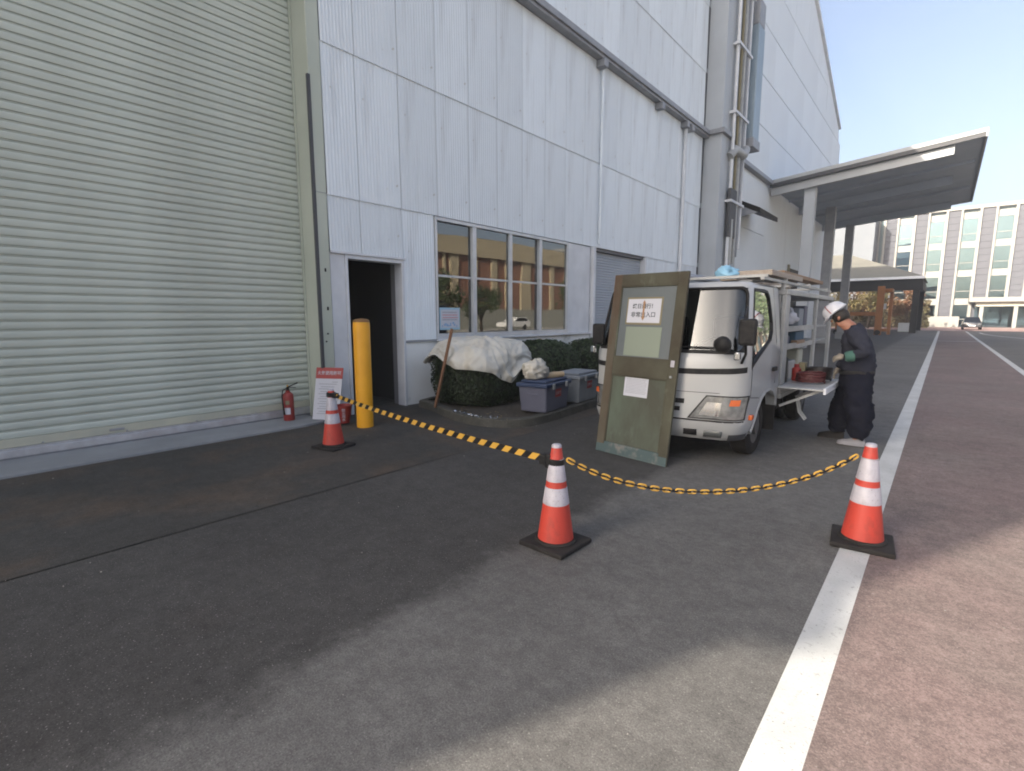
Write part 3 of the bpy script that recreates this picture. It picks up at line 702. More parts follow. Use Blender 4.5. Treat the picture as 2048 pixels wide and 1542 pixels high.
tag(mb.build('metal_scraps', m_chrome, None), 'shiny metal scraps lying along the kerb before the big bush', 'scrap', kind='stuff')

# tarp draped over the first bush and down its road side corner
rows = []; NU, NV = 80, 54
cB = Vector(B1c); du, df_ = Vector((.70,.714,0)), Vector((.714,-.70,0))
HEM = [(0,.35),(.06,.50),(.16,1.05),(.30,1.30),(.48,1.36),(.62,1.42),(.76,1.66),(.84,1.80),(.90,1.55),(.96,1.15),(1,.95)]
for i in range(NU+1):
    u = i/NU; row = []
    e = -1.02 + 2.0*u
    th1 = tab_(HEM, u); th0 = -.75
    for j in range(NV+1):
        v = j/NV; th = th0 + (th1-th0)*v
        h = Vector((0,0,1))*cos(th) + df_*sin(th)*1.0
        d = h*max(.18, sqrt(max(0, 1-e*e*.86))) + du*e
        p, nr = f1(Vector((d.x*B1a[0], d.y*B1a[1], d.z*B1a[2])))
        vv = max(0, (th-.5)/1.2)
        fold = (.045*sin(u*21 + 2*v) + .030*sin(u*37 - 4*v + 1))*vv + .045*mnoise.noise(Vector((u*5, v*4, 2))) + .02*mnoise.noise(Vector((u*14, v*9, 5)))
        rg = 1-2*abs(mnoise.noise(Vector((u*4.5+1, v*3.2, 9)))); rg2 = 1-2*abs(mnoise.noise(Vector((u*9, v*5.5-u*3, 4))))
        p = p + nr*(.030 + fold*.55 + .035*max(0,rg)**3 + .022*max(0,rg2)**3)
        if u < .10: p += -du*(.10-u)*.6 + Vector((0,0,.03*sin(v*14)))
        row.append(p)
    rows.append(row)
mb = MB(); mb.grid(rows); o = mb.build('tarp', m_tarp, None, recalc=False); tag(o, 'creased white tarpaulin thrown over the big clipped bush', 'tarp')
for p in o.data.polygons: p.use_smooth = True
md = o.modifiers.new('s','SOLIDIFY'); md.thickness = .006; md = o.modifiers.new('b','SUBSURF'); md.levels = 1; md.render_levels = 1
# wooden stake
mb = MB(); mb.beam((-6.32,5.40,.09), (-5.98,5.50,1.40), .045, .03, (0,1,0)); o = mb.build('wooden_stake', m_stake, None, bevel=.004); tag(o, 'brown wooden stake leaning against the corner of the tarp covered bush', 'stake')

# ---------------------------------------------------------------- lettering
def lettering(txt, size, M, parent, mm=None, name='lettering', extr=.0008, bold=0.0, sx=1.0):
    cu = bpy.data.curves.new('t', 'FONT'); cu.body = txt; cu.size = size; cu.align_x = 'CENTER'; cu.align_y = 'CENTER'; cu.extrude = extr; cu.offset = bold
    o = bpy.data.objects.new('t', cu); COL.objects.link(o); bpy.context.view_layer.update()
    me = bpy.data.meshes.new_from_object(o.evaluated_get(bpy.context.evaluated_depsgraph_get())); bpy.data.objects.remove(o)
    me.transform(M @ Matrix.Diagonal((sx,1,1,1))); me.materials.clear(); me.materials.append(mm or m_ink)
    return link(name, me, parent)
def frame_of(o, xdir, ydir):
    x = Vector(xdir).normalized(); y = Vector(ydir); y = (y - x*y.dot(x)).normalized(); z = x.cross(y)
    M = Matrix((x, y, z)).transposed().to_4x4(); M.translation = Vector(o); return M

# ---------------------------------------------------------------- storage boxes
def storage_box(label, c, ang, sx, sy, h, lidm, bodym):
    t = thing('storage_box', label, 'storage box', (c[0],c[1],.09), 'lidded storage boxes on the kerb')
    M = Matrix.Translation((c[0],c[1],.128)) @ Matrix.Rotation(ang, 4, 'Z')
    def tr(m): m.v = [tuple(M @ Vector(p)) for p in m.v]; return m
    a, b = sx/2, sy/2; k = .90
    m = MB(); m.add([(-a*k,-b*k,0),(a*k,-b*k,0),(a*k,b*k,0),(-a*k,b*k,0),(-a,-b,h),(a,-b,h),(a,b,h),(-a,b,h)], [(0,3,2,1),(4,5,6,7),(0,1,5,4),(1,2,6,5),(2,3,7,6),(3,0,4,7)])
    bd = tr(m).build('body', bodym, t, bevel=.03, seg=3)
    m = MB(); m.box(-a-.025,a+.025,-b-.025,b+.025,h-.03,h+.035); m.box(-a+.03,a-.03,-b+.03,b-.03,h+.036,h+.075); lid = tr(m).build('lid', lidm, t, bevel=.018, seg=3)
    for q in (-.27, .27): tr(MB().box(q*sx-.03, q*sx+.03, -b-.045, -b-.026, h-.06, h+.025)).build('latch', m_lsteel, t, bevel=.004)
    for q in (-1, 1): tr(MB().box(q*(a-.02)-.012, q*(a-.02)+.012, -.10, .10, h*.62, h*.72)).build('handle', bodym, t, bevel=.01)
    pl = tr(MB().add([(-.10,-b*.962-.006,h*.52),(.10,-b*.962-.006,h*.52),(.10,-b*.985-.006,h*.82),(-.10,-b*.985-.006,h*.82)], [(0,1,2,3)])).build('red_label', m_signred, t, recalc=False)
    lettering('土のう', .062, M @ frame_of((0,-b*.975-.008,h*.67),(1,0,0),(0,-.06,1)), t, m_refl)
    return t
storage_box('grey storage box with dark blue lid standing on the kerb by the bush', (-4.75,6.34), R(98), .80, .50, .42, m_boxblue, m_boxgrey)
storage_box('grey storage box with pale grey lid half hidden by the truck', (-4.86,7.42), R(97), .80, .52, .44, m_boxpale, mat('box_pale_body', (.22,.24,.26), .6, col2=(.18,.20,.22), vs=3))
# crumpled sack and wooden mallet-like block on the blue lid
def lump(name, label, cat, c, ax, m_, seed, amp=.25, fr=3., n=28):
    rows = []
    for i in range(n//2+1):
        th = pi*i/(n//2); row = []
        for k in range(n+1):
            ph = 2*pi*(k%n)/n; d = Vector((sin(th)*cos(ph), sin(th)*sin(ph), cos(th)))
            q = 1 + amp*(.6-abs(mnoise.noise(d*fr*1.6+Vector((seed,0,0))))*2.2) + amp*.6*mnoise.noise(d*fr*.6+Vector((seed,4,0))) + amp*.5*mnoise.noise(d*fr*2.3+Vector((0,seed,0)))
            p = Vector((d.x*ax[0]*q, d.y*ax[1]*q, d.z*ax[2]*q)); p.z = max(p.z, -ax[2]*.62); row.append(Vector(c)+p)
        rows.append(row)
    m = MB(); m.smooth = True; m.grid(rows); o = m.build(name, m_, None); tag(o, label, cat); return o
lump('sandbag', 'crumpled pale sack slumped on the blue lidded box', 'sack', (-4.82,6.20,.74), (.17,.22,.17), m_tarp, 3, .30, 1.9, 40)
mb = MB(); mb.tube([(-4.74,6.36,.655),(-4.68,6.50,.665),(-4.62,6.66,.67)], [.05,.055,.048], 10); tag(mb.build('wood_block', mat('pale_wood', (.40,.31,.20), .7), None, smooth_angle=50), 'short pale piece of round timber on the blue lid', 'timber')

# ---------------------------------------------------------------- bollard
t = thing('bollard', 'tall yellow steel bollard standing before the open doorway', 'bollard', (-6.30, 4.05, 0))
mb = MB(); mb.lathe([(.118,0),(.118,1.49),(.110,1.535),(.08,1.555),(.001,1.565)], 32, (-6.30,4.05,0)); mb.build('post', m_yellow, t, smooth_angle=40)
mb = MB(); mb.lathe([(.1145,1.515),(.112,1.538),(.081,1.559),(.001,1.569)], 32, (-6.30,4.05,0)); mb.build('cap', mat('cap_brown', (.20,.10,.03), .6), t, smooth_angle=40)

# ---------------------------------------------------------------- traffic cones
def cone():
    t = thing('traffic_cone', 'x', 'traffic cone', (0,0,0), 'orange cones roping off the work area')
    r = lambda z: .128 - (z-.045)*(.128-.036)/(.70-.045)
    mb = MB(); mb.box(-.185,.185,-.185,.185,0,.034); mb.lathe([(.150,.034),(.146,.052),(.130,.054)], 32); mb.build('base', m_rubber, t, bevel=.014, seg=3)
    mb = MB(); mb.lathe([(r(.04),.04),(r(.3),.30),(r(.5),.50),(r(.70),.70),(.030,.712)], 36); mb.build('body', m_orange, t, smooth_angle=35)
    for (a, b) in ((.305,.425),(.468,.622)):
        mb = MB(); mb.lathe([(r(a)+.0005,a),(r(a)+.0022,a+.002),(r(b)+.0022,b-.002),(r(b)+.0005,b)], 36); mb.build('band', m_refl, t, smooth_angle=40)
    mb = MB(); mb.lathe([(.0352,.702),(.034,.716),(.026,.724),(.001,.727)], 24); mb.build('cap', m_refl, t, smooth_angle=40)
    return t
c0 = cone()
c0['label'] = 'orange cone in front of the notice board and the yellow bollard'; c0.location = (-5.58,3.13,.001); c0.rotation_euler.z = R(14)
c1 = copy_tree(c0); c1['label'] = 'orange cone in the middle where the striped tape meets the chain'; c1.location = (-1.955,2.755,.001); c1.rotation_euler.z = R(-1)
c2 = copy_tree(c0); c2['label'] = 'orange cone standing on the white road line'; c2.location = (-.305,4.17,.006); c2.rotation_euler.z = R(6)
# striped barrier belt between the first two cones
bt = thing('barrier_belt', 'yellow and black striped belt stretched between two cones', 'barrier belt', (-3.8,2.95,.6))
A = Vector((-5.50,3.125,.655)); B = Vector((-2.06,2.76,.600)); mb = MB(); N_ = 84
def bp(s, h): p = A.lerp(B, s); p.z -= .05*4*s*(1-s)*.6; return (p.x, p.y, p.z + h)
H_ = .025; ns = 48
for i in range(ns):
    s0, s1 = i/ns, (i+1)/ns; sl_ = .35/ns
    mb.mi = i % 2
    for off in (.0015, -.0015):
        q = [bp(max(0,s0-sl_),-H_), bp(min(1,s1-sl_),-H_), bp(min(1,s1+sl_),H_), bp(max(0,s0+sl_),H_)]
        mb.add([(p[0], p[1]+off, p[2]) for p in q], [(0,1,2,3)])
mb.build('belt', [m_ypl, m_black], bt, recalc=False)
mb = MB(); mb.obox(B+Vector((.03,0,0)), (.11,.075,.075)); mb.tube([B+Vector((.06,0,-.05)), B+Vector((.06,0,.05))], .05, 14); mb.build('reel_case', m_black, bt, bevel=.008)
mb = MB(); mb.lathe([(.048,.0),(.055,.005),(.055,.045),(.047,.05)], 20, (-1.955,2.755,.575)); mb.build('collar', m_black, bt)
mb = MB(); mb.lathe([(.046,.0),(.056,.006),(.056,.05),(.045,.056)], 20, (-5.58,3.13,.628)); mb.obox(A+Vector((.02,0,0)), (.09,.045,.06)); mb.build('collar', m_black, bt)
# plastic chain between second and third cone
ch = thing('plastic_chain', 'yellow and black plastic chain sagging between the two nearest cones', 'chain', (-1.1,3.45,.4))
def stadium(L_, w_, r_, n=5):
    pts = []
    for k in range(n+1): a = -pi/2 + pi*k/n; pts.append(Vector((L_/2-w_/2+cos(a)*w_/2, sin(a)*w_/2, 0)))
    for k in range(n+1): a = pi/2 + pi*k/n; pts.append(Vector((-L_/2+w_/2+cos(a)*w_/2, sin(a)*w_/2, 0)))
    m = MB(); m.smooth = True; nn = len(pts); q = 6; vs = []
    for i, p in enumerate(pts):
        d = (pts[(i+1)%nn]-pts[i-1]).normalized(); nx = Vector((d.y,-d.x,0))
        for k in range(q): a = 2*pi*k/q; vs.append(p + nx*r_*cos(a) + Vector((0,0,r_*sin(a))))
    m.add(vs, [(i*q+k, i*q+(k+1)%q, ((i+1)%nn)*q+(k+1)%q, ((i+1)%nn)*q+k) for i in range(nn) for k in range(q)])
    return m
mY = stadium(.058,.026,.0072).mesh('link', m_ypl); mK = stadium(.060,.020,.0062).mesh('link', m_black)
CA = Vector((-1.885,2.80,.615)); CB = Vector((-.375,4.12,.640)); sag = .245
def cpt(s):
    p = CA.lerp(CB, s); k = 1.7; p.z -= sag*(cosh_(k)-cosh_(k*(2*s-1)))/(cosh_(k)-1); return p
def cosh_(x): return (math.exp(x)+math.exp(-x))/2
sp = [cpt(i/400) for i in range(401)]; ln = [0]
for i in range(400): ln.append(ln[-1] + (sp[i+1]-sp[i]).length)
NL = 2*round(ln[-1]/.092)+1
for i in range(NL):
    d_ = ln[-1]*(i+.5)/NL; k = next(j for j in range(400) if ln[j+1] >= d_)
    p = sp[k]; tdir = (sp[min(k+2,400)]-sp[max(k-2,0)]).normalized()
    o = link('link', mY if i % 2 == 0 else mK)
    side = tdir.cross(Vector((0,0,1))).normalized(); u = side.cross(tdir)
    M = Matrix((tdir, u, side)).transposed() @ Matrix.Rotation(R(0 if i % 2 == 0 else 88)+random.uniform(-.25,.25), 3, 'X')
    o.matrix_basis = Matrix.Translation(p) @ M.to_4x4()
    o.parent = ch; o.matrix_parent_inverse = Matrix.Translation(-Vector(ch.location))
for (c, z, tilt) in (((-1.955,2.755),.618,.10),((-.305,4.17),.625,-.05)):
    pts = [(c[0]+.050*cos(a), c[1]+.050*sin(a), z+tilt*.05*sin(a+1)) for a in [2*pi*k/20 for k in range(21)]]
    MB().tube(pts, .003, 6).build('wire_loop', m_steel, ch, smooth_angle=60)

# ---------------------------------------------------------------- notice board, extinguisher, pail
nb = thing('notice_board', 'white notice with a red heading leaning on the green pilaster', 'notice board', (-7.0,3.85,.03))
fr = frame_of((-7.02,3.80,.034), (.90,.43,0), (-.06,.12,1)); bw, bh = .44, .80
fr = frame_of((-7.03,3.83,.034), (.86,.5,0), (-.13,.22,1))
def onb(x0,x1,y0,y1,z0,z1): m = MB().box(x0,x1,y0,y1,z0,z1); m.v = [tuple(fr @ Vector(p)) for p in m.v]; return m
onb(-bw/2,bw/2,0,bh,-.01,0).build('board', m_white, nb, bevel=.003)
onb(-bw/2-.003,bw/2+.003,bh*.79,bh+.004,-.011,.002).build('heading', m_signred, nb, bevel=.002)
lettering('火気使用許可', .066, fr @ Matrix.Translation((0,bh*.895,.003)), nb, m_refl, sx=1.0, bold=.0012)
rr = random.Random(2); m = MB()
y = bh*.72
m = onb(.06,.15,y,y+.010,.0003,.0012); 
mm_ = MB(); lines = []
for k in range(13):
    y -= .042 if k % 2 else .034
    if y < .06: break
    x = -.155 + (.03 if k % 2 else 0); xe = x + rr.uniform(.20,.30)
    while x < xe: w = rr.uniform(.008,.016); q = onb(x,x+w,y,y+.012,.0003,.0012); mm_.add(q.v, q.f); x += w+.004
mm_.add(m.v, m.f); mm_.build('printed_lines', m_inkgrey, nb, recalc=False)
ex = thing('fire_extinguisher', 'red fire extinguisher standing before the big shutter', 'fire extinguisher', (-7.44,3.47,.03))
c = (-7.44,3.47,.031)
mb = MB(); mb.lathe([(.072,0),(.078,.012),(.078,.36),(.070,.40),(.045,.425),(.030,.435),(.030,.46),(.001,.46)], 24, c); mb.build('cylinder', m_ired, ex, smooth_angle=40)
mb = MB(); mb.lathe([(.022,.46),(.022,.50),(.012,.51)], 14, c); mb.obox((c[0]+.03,c[1]+.06,c[2]+.535), (.022,.17,.012), Matrix.Rotation(R(18),3,'X')); mb.obox((c[0]+.02,c[1]+.05,c[2]+.50), (.02,.13,.010), Matrix.Rotation(R(-8),3,'X')); mb.build('valve', m_black, ex)
mb = MB(); mb.tube([(c[0]+.01,c[1]-.02,c[2]+.49),(c[0]+.03,c[1]-.09,c[2]+.47),(c[0]+.05,c[1]-.115,c[2]+.38),(c[0]+.05,c[1]-.105,c[2]+.22),(c[0]+.05,c[1]-.095,c[2]+.10)], [.009,.009,.009,.010,.014], 8); mb.build('hose', m_black, ex, smooth_angle=60)
mb = MB(); mb.lathe([(.012,0),(.012,.03),(.001,.034)], 10, (c[0],c[1],c[2]+.51)); mb.build('safety_pin', m_ypl, ex)
def cyl_patch(a0,a1,z0,z1,r,mm,nm):
    m = MB(); m.grid([[(c[0]+r*cos(a0+(a1-a0)*k/8), c[1]+r*sin(a0+(a1-a0)*k/8), c[2]+z) for k in range(9)] for z in (z0,z1)]); m.build(nm, mm, ex, recalc=False)
cyl_patch(R(-70),R(-8),.10,.20,.0785,m_white,'label_plate'); cyl_patch(R(-60),R(-15),.25,.31,.0785,m_tan,'label_plate')
pl = thing('fire_pail', 'small red fire pail on the ground behind the far cone', 'pail', (-6.63,3.88,0))
c = (-6.66,3.92,.03)
mb = MB(); mb.lathe([(.085,0),(.125,.25),(.132,.255),(.132,.265),(.120,.262),(.080,.01),(.001,.01)], 24, c, caps=False); mb.build('bucket', m_ired, pl, smooth_angle=40)
mb = MB(); mb.tube([(c[0]+.128*cos(a)*.9,c[1]+.128*cos(a)*.4,c[2]+.25+.12*sin(a)) for a in [pi*k/12 for k in range(13)]], .004, 6); mb.build('bail_handle', m_steel, pl)
for k, chx in enumerate('防火用水'):
    z = .20-k*.048; rr_ = .085+.04*z/.25+.003
    lettering(chx, .05, frame_of((c[0]+rr_*.86,c[1]-rr_*.50,c[2]+z), (.50,.86,0), (.1,-.06,1)), pl, m_refl, bold=.001)

# poster on the window
po = thing('window_poster', 'pale blue framed poster in the lower left window pane', 'poster', (WX,6.6,1.4))
def onw(y0,y1,z0,z1,d): return MB().box(WX+.012, WX+.012+d, y0,y1,z0,z1)
onw(6.34,6.86,1.34,1.76,.006).build('frame', mat('poster_blue', (.30,.48,.60), .5), po)
onw(6.37,6.84,1.38,1.72,.0075).build('sheet', m_white, po)
m = MB(); rr = random.Random(4)
for (z, mi) in ((1.66,0),(1.61,1),(1.56,1),(1.52,0)):
    y = 6.41
    while y < 6.78: w = rr.uniform(.015,.03); q = onw(y,y+w,z,z+.022,.0083); m.mi = mi; m.add(q.v,q.f); y += w+.008
for k in range(16):
    y = rr.uniform(6.39,6.78); z = rr.uniform(1.39,1.46); q = onw(y,y+rr.uniform(.02,.05),z,z+rr.uniform(.02,.04),.0083+k*.0001); m.mi = 2; m.add(q.v,q.f)
m.build('print', [m_inkgrey, mat('red_ink', (.5,.22,.24), .7), mat('blue_ink', (.22,.36,.55), .7)], po)
# ================================================================ trees and the brick hall over the road (mirrored in the windows)
def tree(label, x, y, h, cr, colm, seed, n=2600, size=.28, group=None):
    rnd = random.Random(seed); t = thing('tree', label, 'tree', (x,y,0), group)
    m = MB(); tp = Vector((x+rnd.uniform(-.2,.2), y, h*.55)); m.tube([(x,y,0),(x+.05,y,h*.25),tp], [.16,.12,.07], 8)
    blobs = []
    for k in range(9):
        a = rnd.uniform(0,6.28); rr_ = cr*rnd.uniform(.25,.75); q = Vector((x+rr_*cos(a), y+rr_*sin(a), h*rnd.uniform(.42,.86)))
        m.tube([(x+.04,y,h*rnd.uniform(.22,.45)), tp.lerp(q,.5), q], [.07,.045,.02], 6); blobs.append((q, cr*rnd.uniform(.32,.55)))
    blobs.append((Vector((x,y,h*.9)), cr*.4))
    m.build('trunk', m_bark, t, smooth_angle=60)
    def smp(r):
        q, s = r.choice(blobs); d = Vector((r.gauss(0,1), r.gauss(0,1), r.gauss(0,.8))).normalized(); return q + d*s*r.random()**.4, d
    leaf_cloud(n, smp, size, rnd, 1.0).build('crown', colm, t, recalc=False)
m_bark = mat('bark', (.09,.065,.045), .9, col2=(.05,.04,.03), vs=6)
m_hedgebr = mat('hedge_brown', (.085,.060,.028), .8, col2=(.055,.055,.022), vs=.35)
m_autumn = mat('autumn_leaf', (.13,.05,.028), .7, col2=(.085,.06,.022), vs=.8)
m_olive = mat('olive_leaf', (.065,.07,.022), .7, col2=(.11,.07,.022), vs=.7)
G_ = 'trees behind the open shed'
tree('reddish autumn tree showing at the right end of the open shed', -3.6, 80, 5.6, 2.0, m_autumn, 1, group=G_)
tree('olive green autumn tree seen through the open shed, behind the orange frame', -7.6, 81, 5.8, 2.4, m_olive, 2, group=G_)
tree('tawny tree seen through the left of the open shed', -12.2, 82, 6.2, 2.6, m_olive, 3, group=G_)
tree('dark reddish tree between the olive trees behind the shed', -10, 86, 6.6, 2.6, m_autumn, 5, group=G_)
m_gtree = mat('green_leaf', (.035,.06,.02), .6, col2=(.06,.08,.03), vs=.8)
tree('green street tree across the road, mirrored in the factory window', 16.5, 27.5, 5.2, 2.2, m_gtree, 4, n=2200)
tree('low dark green tree across the road, mirrored in the second window bay', 20.5, 36.2, 4.4, 1.9, m_gtree, 6, n=2000)
for k_, (tx, ty, th_) in enumerate(((9.2,45,6.2),(10.6,52,7),(12.2,60,6.6),(13.6,69,7.2),(9.8,37,6))):
    tree(['first','second','third','fourth','nearest'][k_]+' green tree of the row along the far side of the road', tx, ty, th_, 2.5, m_gtree, 40+k_, n=1800, group='trees along the far side of the road')
hg = thing('hedge_row', 'tall brown and olive hedge row behind the open shed', 'hedge', (-12,89,0)); rnd_ = random.Random(31)
def smp_(r): return Vector((r.uniform(-26,-1.6), 89+r.gauss(0,.6), max(.05, r.uniform(0,1)**.8*(3.6+.7*mnoise.noise(Vector((r.random()*9,0,0))))))), Vector((0,-1,.3))
leaf_cloud(6500, smp_, .45, rnd_, 1.0).build('foliage', m_hedgebr, hg, recalc=False)
MB().box(-26,-1.8,89.1,90,0,3.0).build('twig_mass', m_bark, hg)
bh_ = thing('brick_hall', 'brick hall with cream pilasters and arched fascia across the road, mirrored in the factory window', 'hall', (31,55,0))
m_brick = mat('brick_wall', (.24,.12,.08), .85, col2=(.20,.095,.06), vs=.6); m_pil = mat('pilaster_cream', (.40,.34,.23), .8)
MB().box(30.5,60,24,92,0,9.0).build('wall', m_brick, bh_)
for y,w in ((27,1),(33,1.4),(37.5,.6),(40.3,.35),(41.8,1.2),(45.4,.5),(48.8,1.1),(51.4,.6),(55.4,2.1),(61.4,.8),(65,.6),(69,1.6),(75,1),(81,2),(87,1)):
    MB().box(30.2,30.497,y-w*.5,y+w*.5,0,9.0).build('pilaster', m_pil, bh_)
m = MB(); n = 20; rows0 = []
for i in range(n+1):
    y = 24+68*i/n; rise = 1.9*(1-((y-54)/38)**2)
    rows0.append((y, 8.9, 9.3+rise))
m.add([(29.9,y,a) for y,a,b in rows0]+[(29.9,y,b) for y,a,b in rows0]+[(34,y,b) for y,a,b in rows0], [(i,i+1,n+2+i,n+1+i) for i in range(n)]+[(n+1+i,n+2+i,2*n+3+i,2*n+2+i) for i in range(n)])
m.build('fascia', m_pil, bh_, recalc=False)
bw_ = MB().box(29.2,29.5,20,92,0,2.5).build('yard_wall', mat('yard_wall', (.27,.27,.235), .85), None); tag(bw_, 'cream yard wall across the road in front of the brick hall', 'wall')
wc = thing('parked_car', 'white car parked across the road, mirrored in the factory window', 'car', (26.4,48,0))
m_wc = mat('white_car_paint', (.75,.75,.74), .25, coat=.5)
mb = MB(); pr = [(45.7,.35),(45.7,.70),(46.0,.88),(47.1,.98),(47.9,1.46),(49.7,1.48),(50.3,1.02),(50.5,.9),(50.5,.35)]
mb.prism(pr, lambda p: (25.6,p[0],p[1]), lambda p: (27.2,p[0],p[1])); mb.build('body', m_wc, wc, bevel=.05)
MB().add([(25.59,47.35,1.0),(25.59,50.1,1.0),(25.60,49.6,1.40),(25.60,48.0,1.40)], [(0,1,2,3)]).build('window', m_black, wc)
for y in (46.7,49.5):
    o = MB().lathe([(.001,-.1),(.32,-.1),(.32,.1),(.001,.1)],16).build('wheel', m_rubber, wc); o.data.transform(Matrix.Translation((25.68,y,.32)) @ Matrix.Rotation(R(90),4,'Y'))

# ================================================================ truck
TC = -2.385
tk = thing('service_truck', 'small white cab over truck with an open sided tool body, parked along the wall', 'truck', (TC, 7.5, 0))
def tab(t, z):
    if z <= t[0][0]: return t[0][1]
    for (a, va), (b, vb) in zip(t, t[1:]):
        if z <= b: f = (z-a)/(b-a); return va + (vb-va)*f
    return t[-1][1]
HW = [(.28,.845),(.34,.875),(.45,.895),(1.15,.90),(1.22,.895),(1.90,.825),(1.93,.818)]
YF = [(.28,5.31),(.33,5.26),(.42,5.215),(.495,5.205),(.505,5.22),(.62,5.225),(.80,5.24),(1.05,5.26),(1.16,5.28),(1.22,5.31),(1.90,5.50),(1.93,5.53)]
RCT = [(.28,.27),(1.0,.25),(1.22,.18),(1.93,.16)]; KB = .095
def cabS(u, z, off=0.):
    hw, yf = tab(HW, z), tab(YF, z); s = 1 if u >= 0 else -1; a = abs(u)
    RC = tab(RCT, z); k = KB; xi = hw-RC
    if a <= .72: x = a/.72*xi; y = yf + k*(x/xi)**2
    else: t = (a-.72)/.28*pi/2; x = xi + RC*sin(t); y = yf + k + RC*(1-cos(t))
    if off:
        p0 = Vector(cabS(u-.004, z)); p1 = Vector(cabS(u+.004, z)); q0 = Vector(cabS(u, z-.004)); q1 = Vector(cabS(u, z+.004))
        n = (p1-p0).cross(q1-q0).normalized(); 
        return Vector((TC+s*x, y, z)) + n*off
    return Vector((TC+s*x, y, z))
def yside(z): return tab(YF, z) + KB + tab(RCT, z)
def uofx(x, z):
    lo, hi = -1., 1.
    for _ in range(40):
        md = (lo+hi)/2
        if cabS(md, z).x < x: lo = md
        else: hi = md
    return (lo+hi)/2
US = sorted(set([-1+2*i/28 for i in range(29)] + [.72,-.72,.89,-.89]))
ZS = [.28,.30,.33,.38,.45,.495,.505,.55,.62,.70,.80,.92,1.05,1.12,1.17,1.225,1.895,1.915,1.93]
mb = MB(); mb.smooth = True; nU = len(US)
vs = [cabS(u, z) for z in ZS for u in US]; fs = []
for i in range(len(ZS)-1):
    for k in range(nU-1):
        if abs(ZS[i]-1.225) < 1e-6 and US[k] >= -.891 and US[k+1] <= .891: continue
        fs.append((i*nU+k, i*nU+k+1, (i+1)*nU+k+1, (i+1)*nU+k))
mb.add(vs, fs)
def sideX(z, s): return TC + s*tab(HW, z)
YR = 6.78
def side_skin(s):
    b = bmesh.new()
    arch = [(5.70,.335),(5.78,.39),(5.87,.47),(5.96,.575),(6.08,.67),(6.24,.725),(6.40,.735),(6.54,.705),(6.64,.62),(6.68,.52)]
    outer = [(yside(z), z) for z in reversed(ZS) if z < 1.9301] + arch + [(YR,.52),(YR,.8),(YR,1.15),(YR,1.22),(YR,1.6),(YR,1.90),(YR,1.93)]
    outer += [(yv,1.93) for yv in (6.5,6.2,6.0)]
    hole = [(5.60,1.06),(5.50,1.13),(5.49,1.30),(5.50,1.60),(5.535,1.80),(5.60,1.865),(5.75,1.885),(6.15,1.885),(6.29,1.875),(6.37,1.82),(6.42,1.68),(6.46,1.52),(6.44,1.42),(6.36,1.33),(6.10,1.245),(5.85,1.165)]
    hole = [(max(y, yside(z)+.015), z) for y, z in hole]
    allv = []
    for loop in (outer, hole):
        vv = [b.verts.new((sideX(z, s), y, z)) for y, z in loop]
        for i in range(len(vv)): b.edges.new((vv[i], vv[(i+1)%len(vv)]))
    bmesh.ops.triangle_fill(b, use_beauty=True, use_dissolve=False, edges=b.edges[:])
    me = bpy.data.meshes.new('x'); b.to_mesh(me); b.free()
    return [tuple(v.co) for v in me.vertices], [tuple(p.vertices) for p in me.polygons], hole
holes = {}
for s in (1, -1):
    mb.smooth = False; v_, f_, h_ = side_skin(s); mb.add(v_, f_); holes[s] = h_
# roof, back, floor
def ring(z, ins):
    pts = [cabS(u, 1.93) for u in US]; pts += [Vector((sideX(1.93,1), YR, 1.93)), Vector((sideX(1.93,-1), YR, 1.93))]
    c = Vector((TC, 6.2, 1.93)); outp = []
    for p in pts:
        d = p-c; q = c + Vector((d.x*(1-ins/.77), d.y*(1-ins/.6), 0)); q.z = z; outp.append(q)
    return outp
r0, r1, r2, r3 = ring(1.93,0), ring(1.950,.018), ring(1.966,.06), ring(1.974,.15); n = len(r0)
mb.smooth = True
mb.add(r0+r1+r2+r3, [(j*n+i, j*n+(i+1)%n, (j+1)*n+(i+1)%n, (j+1)*n+i) for j in range(3) for i in range(n)] + [tuple(3*n+i for i in range(n))])
mb.smooth = False
mb.add([(sideX(.5,-1),YR,.5),(sideX(.5,1),YR,.5),(sideX(1.15,1),YR,1.15),(sideX(1.93,1),YR,1.93),(sideX(1.93,-1),YR,1.93),(sideX(1.15,-1),YR,1.15)], [(0,1,2,3,4,5)])
body = mb.build('cab', m_truck, tk, recalc=False)
bm_ = bmesh.new(); bm_.from_mesh(body.data); bmesh.ops.remove_doubles(bm_, verts=bm_.verts, dist=.0015); bmesh.ops.recalc_face_normals(bm_, faces=bm_.faces); bm_.to_mesh(body.data); bm_.free()
body.data.set_sharp_from_angle(angle=R(38))
def patch(name, mm, u0, u1, z0, z1, off, parent=tk, nu=10, nz=3, fn=None, thick=0):
    rows = []
    for j in range(nz+1):
        row = []
        for i in range(nu+1):
            fu, fz = i/nu, j/nz; z = z0+(z1-z0)*fz; ua, ub = (u0(fz), u1(fz)) if callable(u0) else (u0, u1)
            row.append(cabS(ua+(ub-ua)*fu, z, off))
        rows.append(row)
    m = MB(); m.smooth = True; m.grid(rows); o = m.build(name, mm, parent, recalc=False)
    if thick: md = o.modifiers.new('s','SOLIDIFY'); md.thickness = thick; md.offset = 0
    return o
